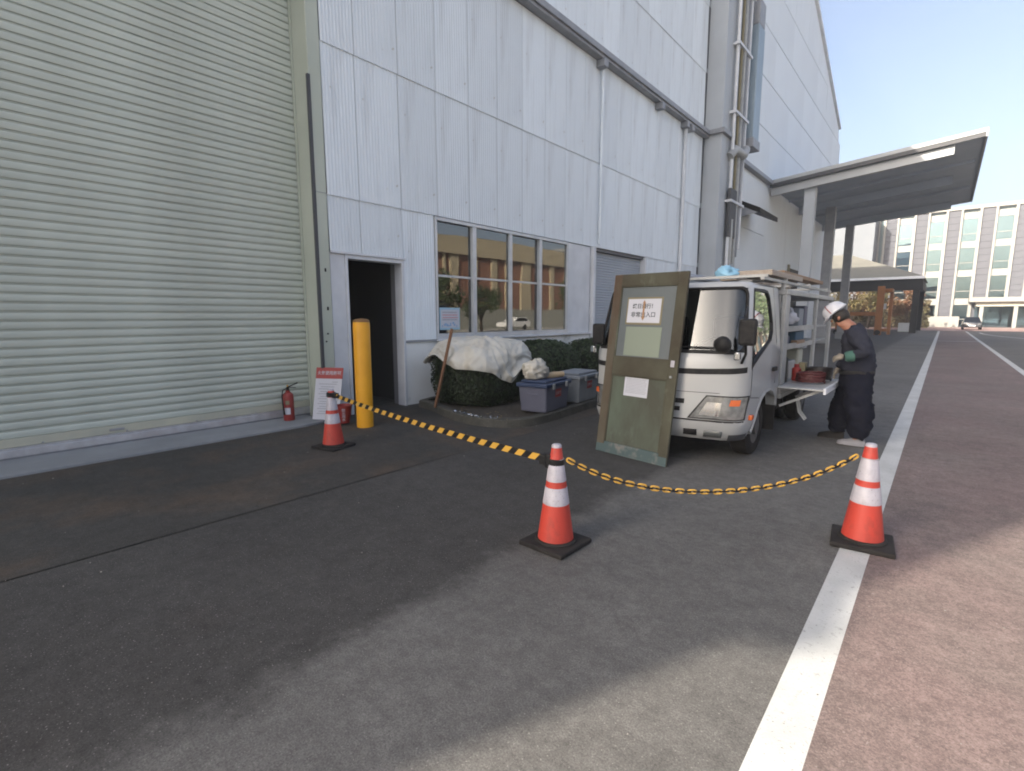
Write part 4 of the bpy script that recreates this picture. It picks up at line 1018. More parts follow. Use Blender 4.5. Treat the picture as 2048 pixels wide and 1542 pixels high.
# windscreen and its gasket
patch('windscreen', m_tglass, -.90, .90, 1.215, 1.90, -.012, nu=24, nz=6)
def rrect(u0,u1,z0,z1,ru,rz,n=8):
    pts = []
    for cu,cz_,a0 in ((u1-ru,z0+rz,-pi/2),(u1-ru,z1-rz,0),(u0+ru,z1-rz,pi/2),(u0+ru,z0+rz,pi)):
        for k in range(n+1): a = a0+pi/2*k/n; pts.append((cu+ru*cos(a), cz_+rz*sin(a)))
    return pts
def subdiv(pts, n=5):
    o = []
    for i in range(len(pts)):
        a, b = pts[i], pts[(i+1)%len(pts)]; L_ = sqrt(((a[0]-b[0]))**2+(a[1]-b[1])**2); k = max(1, int(L_/.06))
        o += [(a[0]+(b[0]-a[0])*j/k, a[1]+(b[1]-a[1])*j/k) for j in range(k)]
    return o
ci = subdiv(rrect(-.88,.88,1.243,1.885,.09,.09)); m = MB(); m.smooth = True
co = [(u*1.030, 1.564+(z-1.564)*1.07) for u, z in ci]; n = len(ci)
m.add([cabS(u,z,.004) for u,z in co]+[cabS(u,z,.008) for u,z in ci]+[cabS(u,z,-.012) for u,z in ci], [(r*n+i,r*n+(i+1)%n,(r+1)*n+(i+1)%n,(r+1)*n+i) for r in range(2) for i in range(n)])
m.build('gasket', m_black, tk, recalc=False)
patch('cowl_panel', m_black, -.82, .82, 1.205, 1.232, .006, nu=24, nz=1)
for s in (1, -1):
    h = holes[s]; n = len(h); cyv = sum(p[0] for p in h)/n; czv = sum(p[1] for p in h)/n
    hin = [(cyv+(y-cyv)*.955, czv+(z-czv)*.95) for y,z in h]; hout = [(cyv+(y-cyv)*1.03, czv+(z-czv)*1.035) for y,z in h]
    m = MB(); m.add([(sideX(z,s)+s*.004,y,z) for y,z in hout]+[(sideX(z,s)+s*.007,y,z) for y,z in hin]+[(sideX(z,s)-s*.02,y,z) for y,z in hin], [(r*n+i,r*n+(i+1)%n,(r+1)*n+(i+1)%n,(r+1)*n+i) for r in range(2) for i in range(n)])
    m.build('gasket', m_black, tk, recalc=False)
    m = MB(); m.add([(sideX(z,s)-s*.012,y,z) for y,z in h], [tuple(range(n))]); m.build('side_window', m_sglass, tk, recalc=False)
    # door shut lines, handle, marker lamp, steps, fender lip
    for (a, b) in (((6.60,.80),(6.60,1.30)),((6.60,1.30),(6.57,1.93)),((yside(1.0)+.02,.74),(yside(1.0)+.02,1.08)),((yside(1.0)+.02,.74),(5.95,.70))):
        MB().beam((sideX(a[1],s),a[0],a[1]), (sideX(b[1],s),b[0],b[1]), .006, .006).build('shut_line', m_rubber, tk)
    MB().box(sideX(1,s)-.002, sideX(1,s)+s*.028, 6.44, 6.58, .955, 1.005).build('door_handle', m_black, tk, bevel=.008)
    MB().box(sideX(.5,s)-.01, sideX(.5,s)+s*.035, 5.60, 5.69, .50, .555).build('marker_lamp', m_amber, tk, bevel=.012)
    ar = [(5.70,.335),(5.78,.39),(5.87,.47),(5.96,.575),(6.08,.67),(6.24,.725),(6.40,.735),(6.54,.705),(6.64,.62),(6.68,.52)]
    m = MB(); x = sideX(.5,s); rows = [[(x+s*.009,y,z) for y,z in ar], [(x+s*.010,y-.012,z+.016) for y,z in ar], [(x,y-.02,z+.030) for y,z in ar], ]
    rows.insert(0, [(x-s*.10,y+.005,z) for y,z in ar]); m.smooth = True; m.grid(rows); m.build('fender_lip', m_truck, tk, recalc=False)
    MB().box(min(x-s*.30,x), max(x-s*.30,x), 6.70, 6.72, .20, .62).build('mud_flap', m_rubber, tk)
    # mirror
    mx = -1.43 if s > 0 else -3.235
    my, mz = (5.14, 1.315) if s > 0 else (5.40, 1.25)
    MB().box(mx-.085, mx+.085, my, my+.06, mz, mz+.26).build('mirror', m_black, tk, bevel=.03, seg=3)
    MB().tube([(mx-s*.02,my+.05,mz+.045),(sideX(1.2,s)-.0,5.36,1.22),(sideX(1.1,s)-s*.05,5.40,1.12)], .014, 8).build('mirror_arm', m_black, tk)
    if s > 0: MB().tube([(mx-s*.02,5.19,1.55),(mx-s*.05,5.22,1.60),(sideX(1.7,s),5.50,1.70)], .010, 8).build('mirror_arm', m_black, tk)
    MB().box(sideX(1.2,s)-s*.06-.028, sideX(1.2,s)-s*.06+.028, 5.26, 5.32, 1.16, 1.24).build('arm_bracket', m_chrome, tk, bevel=.012)
o = MB(); o.smooth = True; o.lathe([(.001,-.05),(.05,-.045),(.083,-.015),(.085,.02),(.001,.022)], 22); o = o.build('round_mirror', m_black, tk)
o.data.transform(Matrix.Translation((-1.665,5.18,1.315)) @ Matrix.Rotation(R(-80),4,'X'))
MB().tube([(-1.665,5.20,1.31),(-1.60,5.27,1.26),(-1.57,5.36,1.21)], .010, 8).build('mirror_arm', m_black, tk)
m_foglens = mat('fog_lens', (.11,.12,.12), .3, coat=.4)
# front details laid on the curved face
ub = lambda x: uofx(x, 1.08)
rows = []
for j_ in (0, 1):
    rows.append([cabS(-.93+1.86*i_/48, (.985, 1.045)[j_] + .040*abs(-.93+1.86*i_/48)**3.5, .004) for i_ in range(49)])
m = MB(); m.smooth = True; m.grid(rows); m.build('black_stripe', m_black, tk, recalc=False)
for (a, b) in ((-.94,.94),): patch('panel_gap', m_rubber, a, b, .493, .507, .002, nu=40, nz=1)
patch('panel_gap', m_rubber, -.74, .74, .795, .800, .0015, nu=30, nz=1)
for s in (1, -1):
    def U(x, z=.6): return uofx(TC + s*(x-TC), z)
    f = lambda xa, xb: ((lambda fz: U(xa[0]+(xa[1]-xa[0])*fz)), (lambda fz: U(xb[0]+(xb[1]-xb[0])*fz)))
    a, b = f((-2.015,-1.845), (-1.50,-1.486)); 
    hl = patch('headlight', m_black, a, b, .515, .772, .004, nu=14, nz=6)
    a, b = f((-1.985,-1.835), (-1.512,-1.496)); lens = patch('lens', m_lamp, a, b, .528, .760, .012, parent=hl, nu=14, nz=6)
    a, b = f((-1.90,-1.83), (-1.70,-1.69)); patch('reflector', m_chrome, a, b, .56, .70, .018, parent=hl, nu=10, nz=5)
    a, b = f((-1.625,-1.615), (-1.545,-1.54)); patch('indicator', m_amber, a, b, .672, .735, .020, parent=hl, nu=6, nz=3)
    a, b = f((-1.835,-1.83), (-1.655,-1.655)); patch('fog_lamp', m_foglens, a, b, .325, .395, .006, nu=8, nz=2, thick=.01)
    a, b = f((-2.045,-2.04), (-1.90,-1.905)); patch('tow_slot', m_black, a, b, .328, .398, .004, nu=6, nz=2, thick=.006)
    a, b = f((-1.60,-1.60), (-1.485,-1.485)); patch('bumper_corner', m_chan, a, b, .283, .36, .006, nu=6, nz=2)
    patch('wiper', m_black, U(-2.25,1.3), U(-1.72,1.3), 1.262, 1.274, .022, nu=10, nz=1, thick=.008)
patch('grille_slot', m_black, uofx(TC-.33,.69), uofx(TC+.33,.69), .668, .720, .003, nu=20, nz=2)
patch('grille_slot', m_black, uofx(TC-.29,.6), uofx(TC+.29,.6), .585, .632, .003, nu=20, nz=2)
patch('number_plate', m_trim, uofx(TC-.16,.4), uofx(TC+.16,.4), .335, .43, .012, nu=6, nz=2, thick=.006)
# cab interior
MB().box(TC-.74, TC+.74, 5.50, 5.75, .70, 1.20).build('dashboard', m_black, tk, bevel=.05)
MB().box(TC-.72, TC+.72, 5.75, 6.7, .60, .72).build('cab_floor', m_black, tk)
for x in (TC-.38, TC+.40):
    MB().box(x-.24, x+.24, 6.05, 6.50, .73, .98).build('seat', m_navy, tk, bevel=.06); MB().box(x-.23, x+.23, 6.45, 6.60, .98, 1.60).build('seat_back', m_navy, tk, bevel=.06)
o = MB(); 
for k in range(24): pass
o.tube([(.19*cos(2*pi*k/24), .19*sin(2*pi*k/24), 0) for k in range(25)], .014, 8, caps=False); o.tube([(0,0,0),(0,0,-.3)], .03, 8); o.tube([(-.19,0,0),(.19,0,0)], .014, 6); o = o.build('steering_wheel', m_black, tk, smooth_angle=60)
o.data.transform(Matrix.Translation((TC+.40,5.83,1.24)) @ Matrix.Rotation(R(32),4,'X'))
MB().box(TC+.05, TC+.60, 5.52, 5.72, 1.205, 1.212).box(TC-.1, TC+.25, 5.50, 5.66, 1.213, 1.219).build('paper_sheets', m_white, tk)
# chassis and wheels
chs = MB(); chs.box(TC-.42,TC-.34,5.6,10.2,.42,.56); chs.box(TC+.34,TC+.42,5.6,10.2,.42,.56)
for y in (6.9,7.8,8.6,9.5): chs.box(TC-.339,TC+.339,y,y+.08,.44,.54)
chs.box(TC-.32,TC+.32,5.6,6.6,.36,.58); chs.tube([(TC-.70,8.75,.34),(TC+.70,8.75,.34)], .06, 10); chs.tube([(TC-.70,6.15,.34),(TC+.70,6.15,.34)], .05, 10)
chs.build('chassis', m_rubber, tk)
MB().box(TC-.80,TC-.30,7.1,8.0,.30,.56).build('fuel_tank', m_rubber, tk, bevel=.04); MB().box(TC+.38,TC+.76,7.05,7.65,.34,.58).build('battery_box', m_rubber, tk, bevel=.02)
m_rim = mat('rim_dark', (.07,.07,.072), .6)
def wheel(x, y, s, rad=.335, w=.20):
    M = Matrix.Translation((x,y,rad)) @ Matrix.Rotation(R(90)*s,4,'Y')
    m = MB(); m.lathe([(.20,-w/2),(rad-.03,-w/2),(rad-.005,-w/2+.02),(rad,-w/2+.05),(rad,w/2-.05),(rad-.005,w/2-.02),(rad-.03,w/2),(.20,w/2),(.20,-w/2)], 40, caps=False)
    o = m.build('wheel', m_rubber, tk, smooth_angle=40); o.data.transform(M)
    m = MB(); m.lathe([(.205,w/2-.01),(.195,w/2-.05),(.10,w/2-.03),(.09,w/2+.02),(.001,w/2+.025)], 24); r_ = m.build('rim', m_rim, o, smooth_angle=40); r_.data.transform(M)
for s in (1,-1):
    wheel(TC+s*.73, 6.15, s); wheel(TC+s*.72, 8.75, s, .32, .17); wheel(TC+s*.50, 8.75, s, .32, .17)
# open tool body
BX0, BX1, BY0, BY1 = TC-.84, -1.485, 6.90, 10.25
MB().box(BX0, BX1, BY0, BY1, .60, .70).build('deck', m_steel, tk, bevel=.008)
MB().box(BX0-.01, BX1+.012, BY0-.005, BY1, .575, .625).build('deck_rim', m_lsteel, tk, bevel=.004)
for (x,y,w,d) in ((BX1-.05,BY0+.10,.05,.11),(BX1-.045,8.9,.045,.055),(BX1-.045,BY1-.06,.045,.06),(BX0+.005,BY0+.1,.05,.11),(BX0+.005,BY1-.06,.045,.06)):
    MB().box(x, x+w, y-d, y+d, .701, 1.86).build('post', m_lsteel, tk, bevel=.006)
MB().box(BX0, BX0+.02, BY0+.22, BY1-.13, .701, 1.85).build('far_side_panel', m_lsteel, tk)
MB().box(BX0+.06, BX1-.06, BY0, BY0+.02, .701, 1.86).build('front_panel', m_lsteel, tk)
MB().box(BX0-.01, BX1+.01, BY0-.01, BY1, 1.861, 1.925).build('top_frame', m_lsteel, tk, bevel=.01)
for z in (1.22,1.45): MB().box(BX0+.03, BX1-.055, BY0+.15, BY1-.1, z-.02, z).box(BX1-.054, BX1-.02, BY0+.215, 8.84, z-.05, z+.02).build('shelf', m_lsteel, tk)
MB().box(-1.95,-1.925, BY0+.1, BY1-.1, .702, 1.19).build('inner_partition', m_steel, tk)
MB().box(TC-.15,TC-.13, BY0+.1, BY1-.1, 1.23, 1.42).box(TC-.15,TC-.13, BY0+.1, BY1-.1, 1.46, 1.85).build('inner_partition', m_steel, tk)
# fold-down work tray on the road side
tr_ = MB().box(-1.47, -.97, 6.66, 7.98, .735, .755).build('work_tray', m_lsteel, tk, bevel=.006)
MB().box(-.985, -.958, 6.66, 7.98, .70, .77).build('tray_edge', m_trim, tr_, bevel=.004)
for y in (6.8,7.7): MB().beam((-1.02,y,.732), (-1.46,y,.50), .02, .03).build('tray_stay', m_steel, tr_)
for s_ in (0,.10): MB().tube([(-1.30,6.95+s_,.56),(-1.27,6.95+s_,.42),(-1.20,6.95+s_,.33)], .012, 6).build('stay_hook', m_lsteel, tk)
# roof rack
rk = MB()
for x in (BX0+.05, TC, BX1-.06): rk.box(x-.02, x+.02, 6.0, BY1, 2.00, 2.03)
for y in (6.1,7.0,8.4,9.8): rk.box(BX0+.03, BX1-.03, y-.02, y+.02, 2.031, 2.06)
for y in (6.95,10.0):
    for x in (BX0+.05, BX1-.06): rk.box(x-.02, x+.02, y-.02, y+.02, 1.926, 1.999)
rk.build('roof_rack', m_steel, tk)
# loads: things of their own
def solo(mb_, name, mm, label, cat, group=None, **k): return tag(mb_.build(name, mm, None, **k), label, cat, group)
lump('plastic_bag', 'light blue plastic bundle on the cab roof', 'bag', (-2.03,6.35,2.10), (.13,.15,.085), m_blue, 9, .3, 2)
solo(MB().box(-1.92,-1.52,6.3,7.9,2.062,2.125), 'timber_board', mat('pale_timber', (.36,.31,.26), .75, col2=(.29,.245,.20), vs=4, stretch=(6,.6,6)), 'pale timber board lying on the roof rack', 'timber', 'timber on the roof rack', bevel=.006)
solo(MB().box(-1.80,-1.60,7.2,9.9,2.126,2.18), 'timber_board', m_wood, 'brown timber board stacked on the pale board', 'timber', 'timber on the roof rack', bevel=.006)
solo(MB().box(-2.30,-2.08,6.9,9.9,2.062,2.10).box(-2.26,-2.1,7.1,9.7,2.101,2.13), 'folded_sheet', m_tanbag, 'folded tan sheet on the roof rack', 'sheet', bevel=.01)
mb = MB(); 
for k in range(3): mb.tube([(-2.62+.06*k,6.2,2.09+.03*(k%2)),(-2.62+.06*k,9.9,2.09+.03*(k%2))], .03, 8)
solo(mb, 'pipe_bundle', m_ledge, 'bundle of dark pipes on the far side of the roof rack', 'pipes', smooth_angle=60)
lump('plastic_bag', 'white plastic bag on the top shelf of the truck', 'bag', (-1.66,7.75,1.57), (.12,.17,.13), m_white, 4, .35, 2.5)
for k,(y,x,sx,sy,h,mm,lb) in enumerate([(7.35,-1.66,.20,.24,.20,m_steel,'grey tool case at the front of the top shelf'),(8.25,-1.68,.22,.30,.26,m_boxpale,'pale box towards the back of the top shelf'),(8.62,-1.66,.16,.18,.30,m_boxgrey,'narrow slate box at the back of the top shelf')]):
    solo(MB().box(x-sx/2,x+sx/2,y-sy/2,y+sy/2,1.451,1.451+h), 'tool_box', mm, lb, 'box', 'boxes on the truck shelves', bevel=.012)
for k,(y,x,sx,sy,h,mm,lb) in enumerate([(7.42,-1.66,.2,.30,.12,m_boxgrey,'low slate tray at the front of the middle shelf'),(8.1,-1.66,.24,.55,.17,m_dblue,'long dark teal case on the middle shelf')]):
    solo(MB().box(x-sx/2,x+sx/2,y-sy/2,y+sy/2,1.221,1.221+h), 'tool_box', mm, lb, 'box', 'boxes on the truck shelves', bevel=.012)
solo(MB().box(-1.58,-1.50,7.75,8.25,1.221,1.27), 'wood_offcut', m_wood, 'piece of wood in front of the teal case', 'timber', bevel=.006)
solo(MB().box(-1.80,-1.56,7.20,7.60,.701,1.05), 'tool_box', m_black, 'black machine case low in the truck body', 'box', 'boxes on the truck shelves', bevel=.02)
solo(MB().box(-1.82,-1.58,8.32,8.62,.701,1.12), 'jerry_can', m_cream, 'cream can low in the truck body', 'can', bevel=.03)
solo(MB().box(-1.85,-1.58,7.75,8.15,.701,.98), 'tool_box', m_steel, 'grey case low in the truck body', 'box', 'boxes on the truck shelves', bevel=.02)
lump('cloth_bag', 'blue cloth bundle at the front corner of the deck', 'cloth', (-1.60,7.06,.83), (.10,.12,.17), mat('blue_cloth', (.10,.16,.26), .85), 15, .3, 3)
rr = random.Random(21)
def coil(c, r, mm, turns, label, seed, squash=.8):
    rnd = random.Random(seed); pts = []
    for k in range(turns*16+1):
        a = 2*pi*k/16; q = r*(1+.16*mnoise.noise(Vector((k*.11,seed,0)))); pts.append((c[0]+q*cos(a)*squash, c[1]+q*sin(a), c[2]+.020*(k/16)+.015*mnoise.noise(Vector((k*.2,seed,5)))))
    tag(MB().tube(pts, .013, 6).build('cable_coil', mm, None, smooth_angle=60), label, 'cable', 'coiled cables on the work tray')
coil((-1.22,7.25,.775), .19, m_cabler, 6, 'dark red cable coil on the near half of the work tray', 1)
coil((-1.19,7.60,.775), .17, m_cabled, 8, 'black cable coil on the far half of the work tray', 2)
solo(MB().lathe([(.05,0),(.055,.02),(.055,.16),(.03,.18),(.03,.22),(.001,.22)], 14, (-1.42,7.42,.756)), 'spray_can', m_ired, 'small red can standing behind the cable coils', 'can', smooth_angle=40)
solo(MB().box(-1.42,-1.34,7.52,7.66,.756,.99), 'carton', m_tan, 'narrow tan carton standing behind the cable coils', 'carton', bevel=.006)

# ================================================================ old door leaning on the truck
od = thing('old_door', 'weathered olive wooden door with a glazed upper half leaning on the truck front', 'door', (-2.58,5.03,0))
bl, br = Vector((-3.045,5.096,.008)), Vector((-2.117,4.986,0)); top = Vector((-2.993,5.371,2.079))
xd = (br-bl).normalized(); DW = (br-bl).length
fd = frame_of(bl, xd, top-bl); DH = (top-bl).length
def dn(x0,x1,y0,y1,z0,z1): m = MB().box(x0,x1,y0,y1,z0,z1); m.v = [tuple(fd @ Vector(p)) for p in m.v]; return m
ST = .105
def dpart(nm, mm, *a, bevel=.005): return dn(*a).build(nm, mm, od, bevel=bevel)
dpart('stile', m_rust, 0, ST, .005, DH, -.036, 0); dpart('stile', m_door, DW-ST, DW, .005, DH, -.036, 0)
dpart('top_rail', m_door, ST, DW-ST, DH-.13, DH, -.036, -.001); dpart('lock_rail', m_door, ST, DW-ST, .93, 1.13, -.036, -.001)
dpart('bottom_rail', m_dteal, ST, DW-ST, .005, .13, -.036, -.001)
dpart('kick_strip', m_dteal, .002, DW-.002, .002, .10, .0, .004, bevel=.002)
dpart('panel', m_dpanel, ST, DW-ST, .13, .93, -.026, -.016); dpart('glass_pane', m_dglass, ST, DW-ST, 1.13, DH-.13, -.024, -.018)
for (a,b,c_,d_) in ((ST,ST+.018,1.13,DH-.13),(DW-ST-.018,DW-ST,1.13,DH-.13),(ST+.018,DW-ST-.018,1.13,1.148),(ST+.018,DW-ST-.018,DH-.148,DH-.13),(ST,ST+.016,.13,.93),(DW-ST-.016,DW-ST,.13,.93),(ST+.016,DW-ST-.016,.914,.93)):
    dpart('bead', m_door, a, b, c_, d_, -.0155, -.003, bevel=.003)
dpart('pale_board', m_dpale, .225, .685, 1.16, 1.49, -.0175, -.0145, bevel=0)
nf = dn(.205,.665,1.515,1.825,-.0175,-.0125).build('notice_frame', m_tan, od); 
dn(.222,.645,1.537,1.805,-.0124,-.0115).build('paper_sheet', m_white, nf, recalc=False)
lettering('終日通行！', .060, fd @ Matrix.Translation((.433,1.720,-.0112)), nf, m_ink, bold=.0012)
lettering('非常出入口', .064, fd @ Matrix.Translation((.430,1.625,-.0112)), nf, m_ink, bold=.0012)
m = MB(); az = -.0098
m.add([tuple(fd @ Vector(p)) for p in [(.420,1.60,az),(.444,1.60,az),(.444,1.755,az),(.420,1.755,az),(.408,1.60,az),(.456,1.60,az),(.432,1.560,az),(.411,1.755,az),(.453,1.755,az),(.432,1.795,az)]], [(0,1,2,3),(4,6,5),(7,8,9)])
m.build('arrow_mark', mat('arrow_brown', (.33,.19,.10), .7), nf, recalc=False)
ps = dn(.29,.60,.70,.925,-.0155,-.0145).build('paper_sheet', m_white, od, recalc=False)
m = MB(); rr = random.Random(12)
for k in range(10):
    x = .315
    while x < .565: w = rr.uniform(.008,.02); q = dn(x,x+w,.890-.017*k,.897-.017*k,-.0144,-.0139); m.add(q.v,q.f); x += w+.006
m.build('printed_lines', m_inkgrey, ps, recalc=False)
dpart('lock_plate', m_refl, DW-.085, DW-.04, 1.07, 1.14, .0, .006); dpart('knob', m_lsteel, DW-.075, DW-.05, .95, .975, .0, .02)
# ================================================================ worker
def skin(name, pts, edges, rads, mm, parent, sub=2, root=0, crease=0):
    me = bpy.data.meshes.new(name); me.from_pydata([tuple(p) for p in pts], edges, [])
    o = bpy.data.objects.new(name, me); COL.objects.link(o)
    md = o.modifiers.new('skin','SKIN'); md.use_smooth_shade = True; md.branch_smoothing = .6
    sd_ = o.modifiers.new('sub','SUBSURF'); sd_.levels = sub; sd_.render_levels = sub
    for i, r in enumerate(rads):
        sv = me.skin_vertices[0].data[i]; sv.radius = (r, r) if not isinstance(r, tuple) else r; sv.use_root = (i == root)
    bpy.context.view_layer.update()
    m2 = bpy.data.meshes.new_from_object(o.evaluated_get(bpy.context.evaluated_depsgraph_get()))
    bpy.data.objects.remove(o); bpy.data.meshes.remove(me)
    m2.materials.clear(); m2.materials.append(mm)
    for p in m2.polygons: p.use_smooth = True; p.material_index = 0
    if crease:                                            # cloth folds
        for v_ in m2.vertices:
            q = v_.co; f = 1-2*abs(mnoise.noise(Vector((q.x*7+q.z*4, q.y*7, q.z*9+3)))); g_ = mnoise.noise(Vector((q.x*16, q.y*16, q.z*11)))
            v_.co = q + v_.normal*(crease*(max(0, f)**2 - .3) + crease*.5*g_)
    return link(name, m2, parent)
pe = thing('person', 'worker in a white helmet and dark baggy work clothes bending over the truck tray', 'person', (-.8,7.52,0))
V = Vector
pel, bel, che, nk, hd0, hd1 = V((-.77,7.50,.93)), V((-.765,7.50,1.12)), V((-.79,7.50,1.35)), V((-.89,7.50,1.485)), V((-.99,7.50,1.565)), V((-1.055,7.50,1.625))
lS, lE, lW = V((-.80,7.29,1.40)), V((-.66,7.17,1.155)), V((-.865,7.12,1.115))
rS, rE, rW = V((-.84,7.71,1.40)), V((-.86,7.80,1.14)), V((-.985,7.70,.93))
lH, lK, lA = V((-.75,7.40,.88)), V((-.74,7.35,.50)), V((-.69,7.35,.09))
rH, rK, rA = V((-.80,7.60,.88)), V((-.90,7.66,.50)), V((-.95,7.68,.09))
face = V((-.80,0,-.58)).normalized()
pts = [pel,bel,che,nk,hd0,hd1, lS,lE,lW, rS,rE,rW, lH,lK,lA, rH,rK,rA, hd0+V((-.055,0,-.065)), lA+V((-.10,0,-.040)), rA+V((-.10,0,-.040))]
ed = [(0,1),(1,2),(2,3),(3,4),(4,5),(2,6),(6,7),(7,8),(2,9),(9,10),(10,11),(0,12),(12,13),(13,14),(0,15),(15,16),(16,17),(4,18),(14,19),(17,20)]
ra = [.13,.13,.14,.062,.078,.085,.062,.045,.034,.062,.045,.034,.085,.06,.036,.085,.06,.036,.055,.018,.018]
skin('body', pts, ed, ra, m_skin, pe)
hc = hd0.lerp(hd1,.35)
MB().lathe([(.001,-.02),(.012,-.012),(.015,.006),(.001,.02)], 8, hc+face*.085).build('nose', m_skin, pe, smooth_angle=80)
for s in (-1,1):
    MB().lathe([(.001,-.032),(.014,-.02),(.018,.008),(.001,.032)], 8, hc+V((.015,s*.085,-.01))).build('ear', m_skin, pe, smooth_angle=80)
    MB().lathe([(.001,-.008),(.009,0),(.001,.008)], 8, hc+face*.078+V((-.012,s*.032,.028))).build('eye', m_hair, pe)
mb = MB(); mb.beam(hc+face*.080+V((.020,-.024,-.042)), hc+face*.080+V((.020,.024,-.042)), .008, .010); mb.build('mouth', mat('lips', (.20,.07,.055), .6), pe)
hb = MB(); hb.smooth = True; hb.lathe([(.075,-.07),(.092,-.03),(.094,.02),(.07,.06),(.001,.07)], 18); o = hb.build('hair', m_hair, pe); o.data.transform(Matrix.Translation(hc+V((.022,0,.018))) @ Matrix.Rotation(R(-34),4,'Y'))
# helmet with rim, peak, strap
hm = MB(); hm.smooth = True; prof = [(.150,0),(.148,.012),(.138,.03),(.130,.065),(.112,.105),(.078,.135),(.035,.150),(.001,.152)]
hm.lathe(prof, 28); ho = hm.build('helmet', m_helm, pe)
mh = Matrix.Translation(hc+V((-.035,0,.055))) @ Matrix.Rotation(R(-45),4,'Y'); ho.data.transform(mh @ Matrix.Diagonal((1.0,.83,.90,1)))
pk = MB(); rows = []
for j in range(4):
    rows.append([((.138+.018*j)*.98*cos(a), (.138+.010*j)*.83*sin(a), .004-.006*j) for a in [pi*.65+pi*.7*k/12 for k in range(13)]])
pk.grid(rows); o = pk.build('helmet_peak', m_helm, ho, recalc=False); o.data.transform(mh); md = o.modifiers.new('s','SOLIDIFY'); md.thickness = .004
st_ = MB(); st_.tube([mh @ V((-.03, .1395*sin(a)*.92 if False else .116*sin(a), .012+.127*abs(cos(a)))) for a in [pi*-.5+pi*k/14 for k in range(15)]], .006, 6); st_.build('helmet_stripe', m_ired, ho)
# jacket
skin('jacket', [pel+V((0,0,-.06)), pel+V((.01,0,.06)), bel, che, nk+V((.02,0,-.03)), lS, lS.lerp(lE,.5), lE, lE.lerp(lW,.72), rS, rS.lerp(rE,.5), rE, rE.lerp(rW,.8)],
     [(0,1),(1,2),(2,3),(3,4),(3,5),(5,6),(6,7),(7,8),(3,9),(9,10),(10,11),(11,12)],
     [.195,.205,.215,.212,.10,.115,.098,.086,.072,.115,.098,.083,.068], m_jack, pe, sub=3, crease=.022)
for nm_, a, b, mm in (('cuff', lE.lerp(lW,.55), lE.lerp(lW,.98), m_teal), ('cuff', rE.lerp(rW,.72), rE.lerp(rW,.98), m_jack)):
    MB().tube([a, a.lerp(b,.3), a.lerp(b,.8), b], [.064,.068,.060,.050], 14).build(nm_, mm, pe, smooth_angle=60)
MB().lathe([(.186,-.02),(.191,-.01),(.191,.025),(.186,.035)], 20, pel+V((.0,0,-.03))).build('belt', m_black, pe, smooth_angle=50)
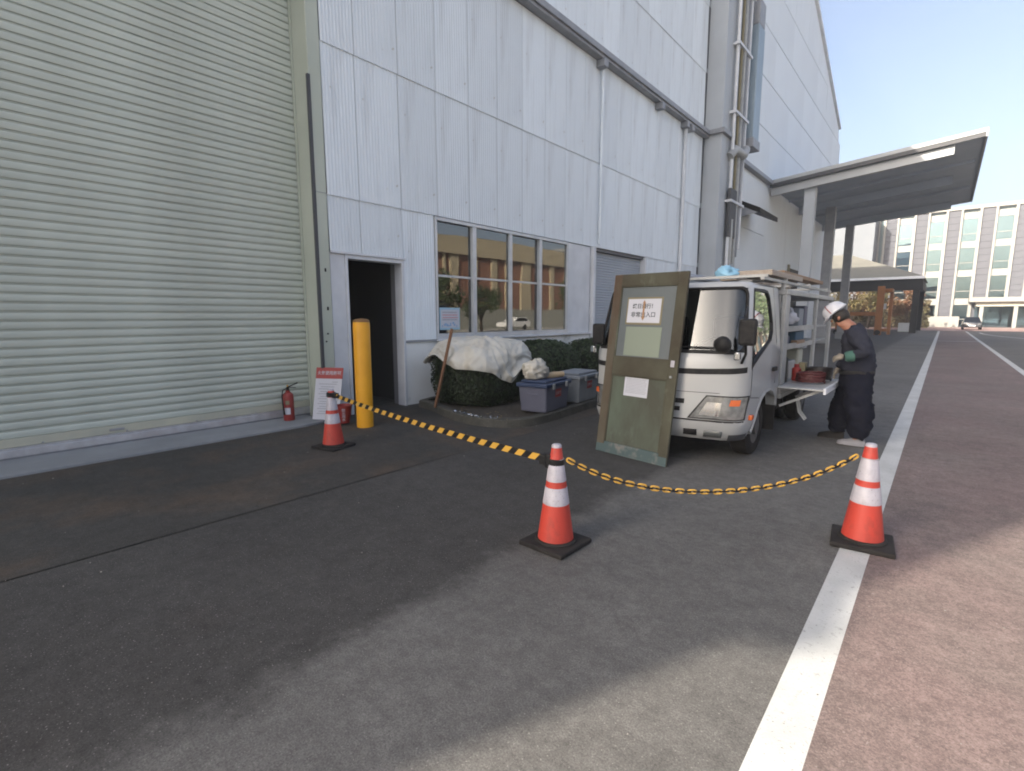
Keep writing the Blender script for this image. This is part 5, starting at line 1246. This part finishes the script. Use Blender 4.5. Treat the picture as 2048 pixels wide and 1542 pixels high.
# baggy trousers gathered at the ankle
skin('trousers', [pel+V((0,0,.10)), pel+V((0,0,-.08)), lH+V((.02,0,-.12)), lK+V((.03,-.01,.05)), V((-.675,7.34,.30)), V((-.68,7.35,.165)), V((-.69,7.35,.085)), rH+V((-.01,0,-.12)), rK+V((.03,.01,.05)), V((-.925,7.68,.30)), V((-.945,7.68,.165)), V((-.95,7.68,.085))],
     [(0,1),(1,2),(2,3),(3,4),(4,5),(5,6),(1,7),(7,8),(8,9),(9,10),(10,11)],
     [.195,.215,.165,.155,.145,.120,.072,.165,.150,.140,.115,.072], m_navy, pe, sub=3, root=0, crease=.028)
for (a, mm, lb) in ((lA, m_shoe, 0), (rA, m_rubber, 1)):
    rows = []
    for (dx, w, h) in ((.09,.030,.07),(.07,.042,.10),(.02,.047,.105),(-.06,.050,.085),(-.14,.052,.06),(-.19,.040,.045),(-.205,.012,.03)):
        rows.append([(a.x+dx, a.y+w*cos(t), .014+h*max(0,sin(t))) for t in [pi*k/10 for k in range(11)]])
    m = MB(); m.smooth = True; m.grid(rows); m.add([r for r in rows[0]], [tuple(range(11))]); so_ = m.build('shoe', mm, pe)
    pr = [(.095,.03),(.095,-.03),(.0,-.045),(-.14,-.052),(-.20,-.03),(-.212,0),(-.20,.03),(-.14,.052),(.0,.045)]
    m = MB(); m.prism(pr, lambda p: (a.x+p[0], a.y+p[1], .002), lambda p: (a.x+p[0], a.y+p[1], .02)); m.build('sole', m_shoed, so_)
def hand(wr, tip, side, curl, nm='glove'):
    """gloved hand: palm, four fingers of unequal length and a thumb from the side of the palm"""
    d = (tip-wr).normalized(); sdv = V(side); sdv = (sdv - d*sdv.dot(d)).normalized(); dn_ = d.cross(sdv)
    if dn_.z > 0: dn_ = -dn_
    P_ = [wr, wr+d*.05, wr+d*.085]; E_ = [(0,1),(1,2)]; Rr = [.034,.040,.036]
    for k,(off,L_) in enumerate(((.030,.070),(.010,.080),(-.010,.075),(-.030,.058))):
        b = len(P_); base = wr+d*.088+sdv*off
        q = base; ang = 0; chain = [base]
        for sgm in (.45,.32,.23):
            ang += curl; q = q + (d*cos(ang)+dn_*sin(ang))*L_*sgm; chain.append(q)
        P_ += chain; E_ += [(2,b),(b,b+1),(b+1,b+2),(b+2,b+3)]; Rr += [.0125,.0115,.0105,.009]
    b = len(P_); t0 = wr+d*.035+sdv*.036; P_ += [t0, t0+d*.03+sdv*.022+dn_*.01, t0+d*.055+sdv*.016+dn_*.03]; E_ += [(1,b),(b,b+1),(b+1,b+2)]; Rr += [.016,.013,.010]
    return skin(nm, P_, E_, Rr, m_glove, pe, sub=1, root=0)
hand(lW, lW+V((-.10,.02,-.02)), (0,.6,.8), .42)
hand(rW, rW+V((-.05,-.03,-.09)), (0,-1,.2), .35)

# ================================================================ air
hz = MB().box(-70, 170, -140, 165, -1.2, 24).build('haze', m_helm, None); tag(hz, kind='stuff'); hz['label'] = 'thin pale haze in the air over the whole yard'
mh_ = bpy.data.materials.new('haze'); mh_.use_nodes = True; n_ = mh_.node_tree.nodes; n_.clear()
ov = n_.new('ShaderNodeOutputMaterial'); pv = n_.new('ShaderNodeVolumePrincipled'); pv.inputs['Color'].default_value = (.92,.95,1,1); pv.inputs['Density'].default_value = .0014
mh_.node_tree.links.new(pv.outputs[0], ov.inputs['Volume']); hz.data.materials.clear(); hz.data.materials.append(mh_)
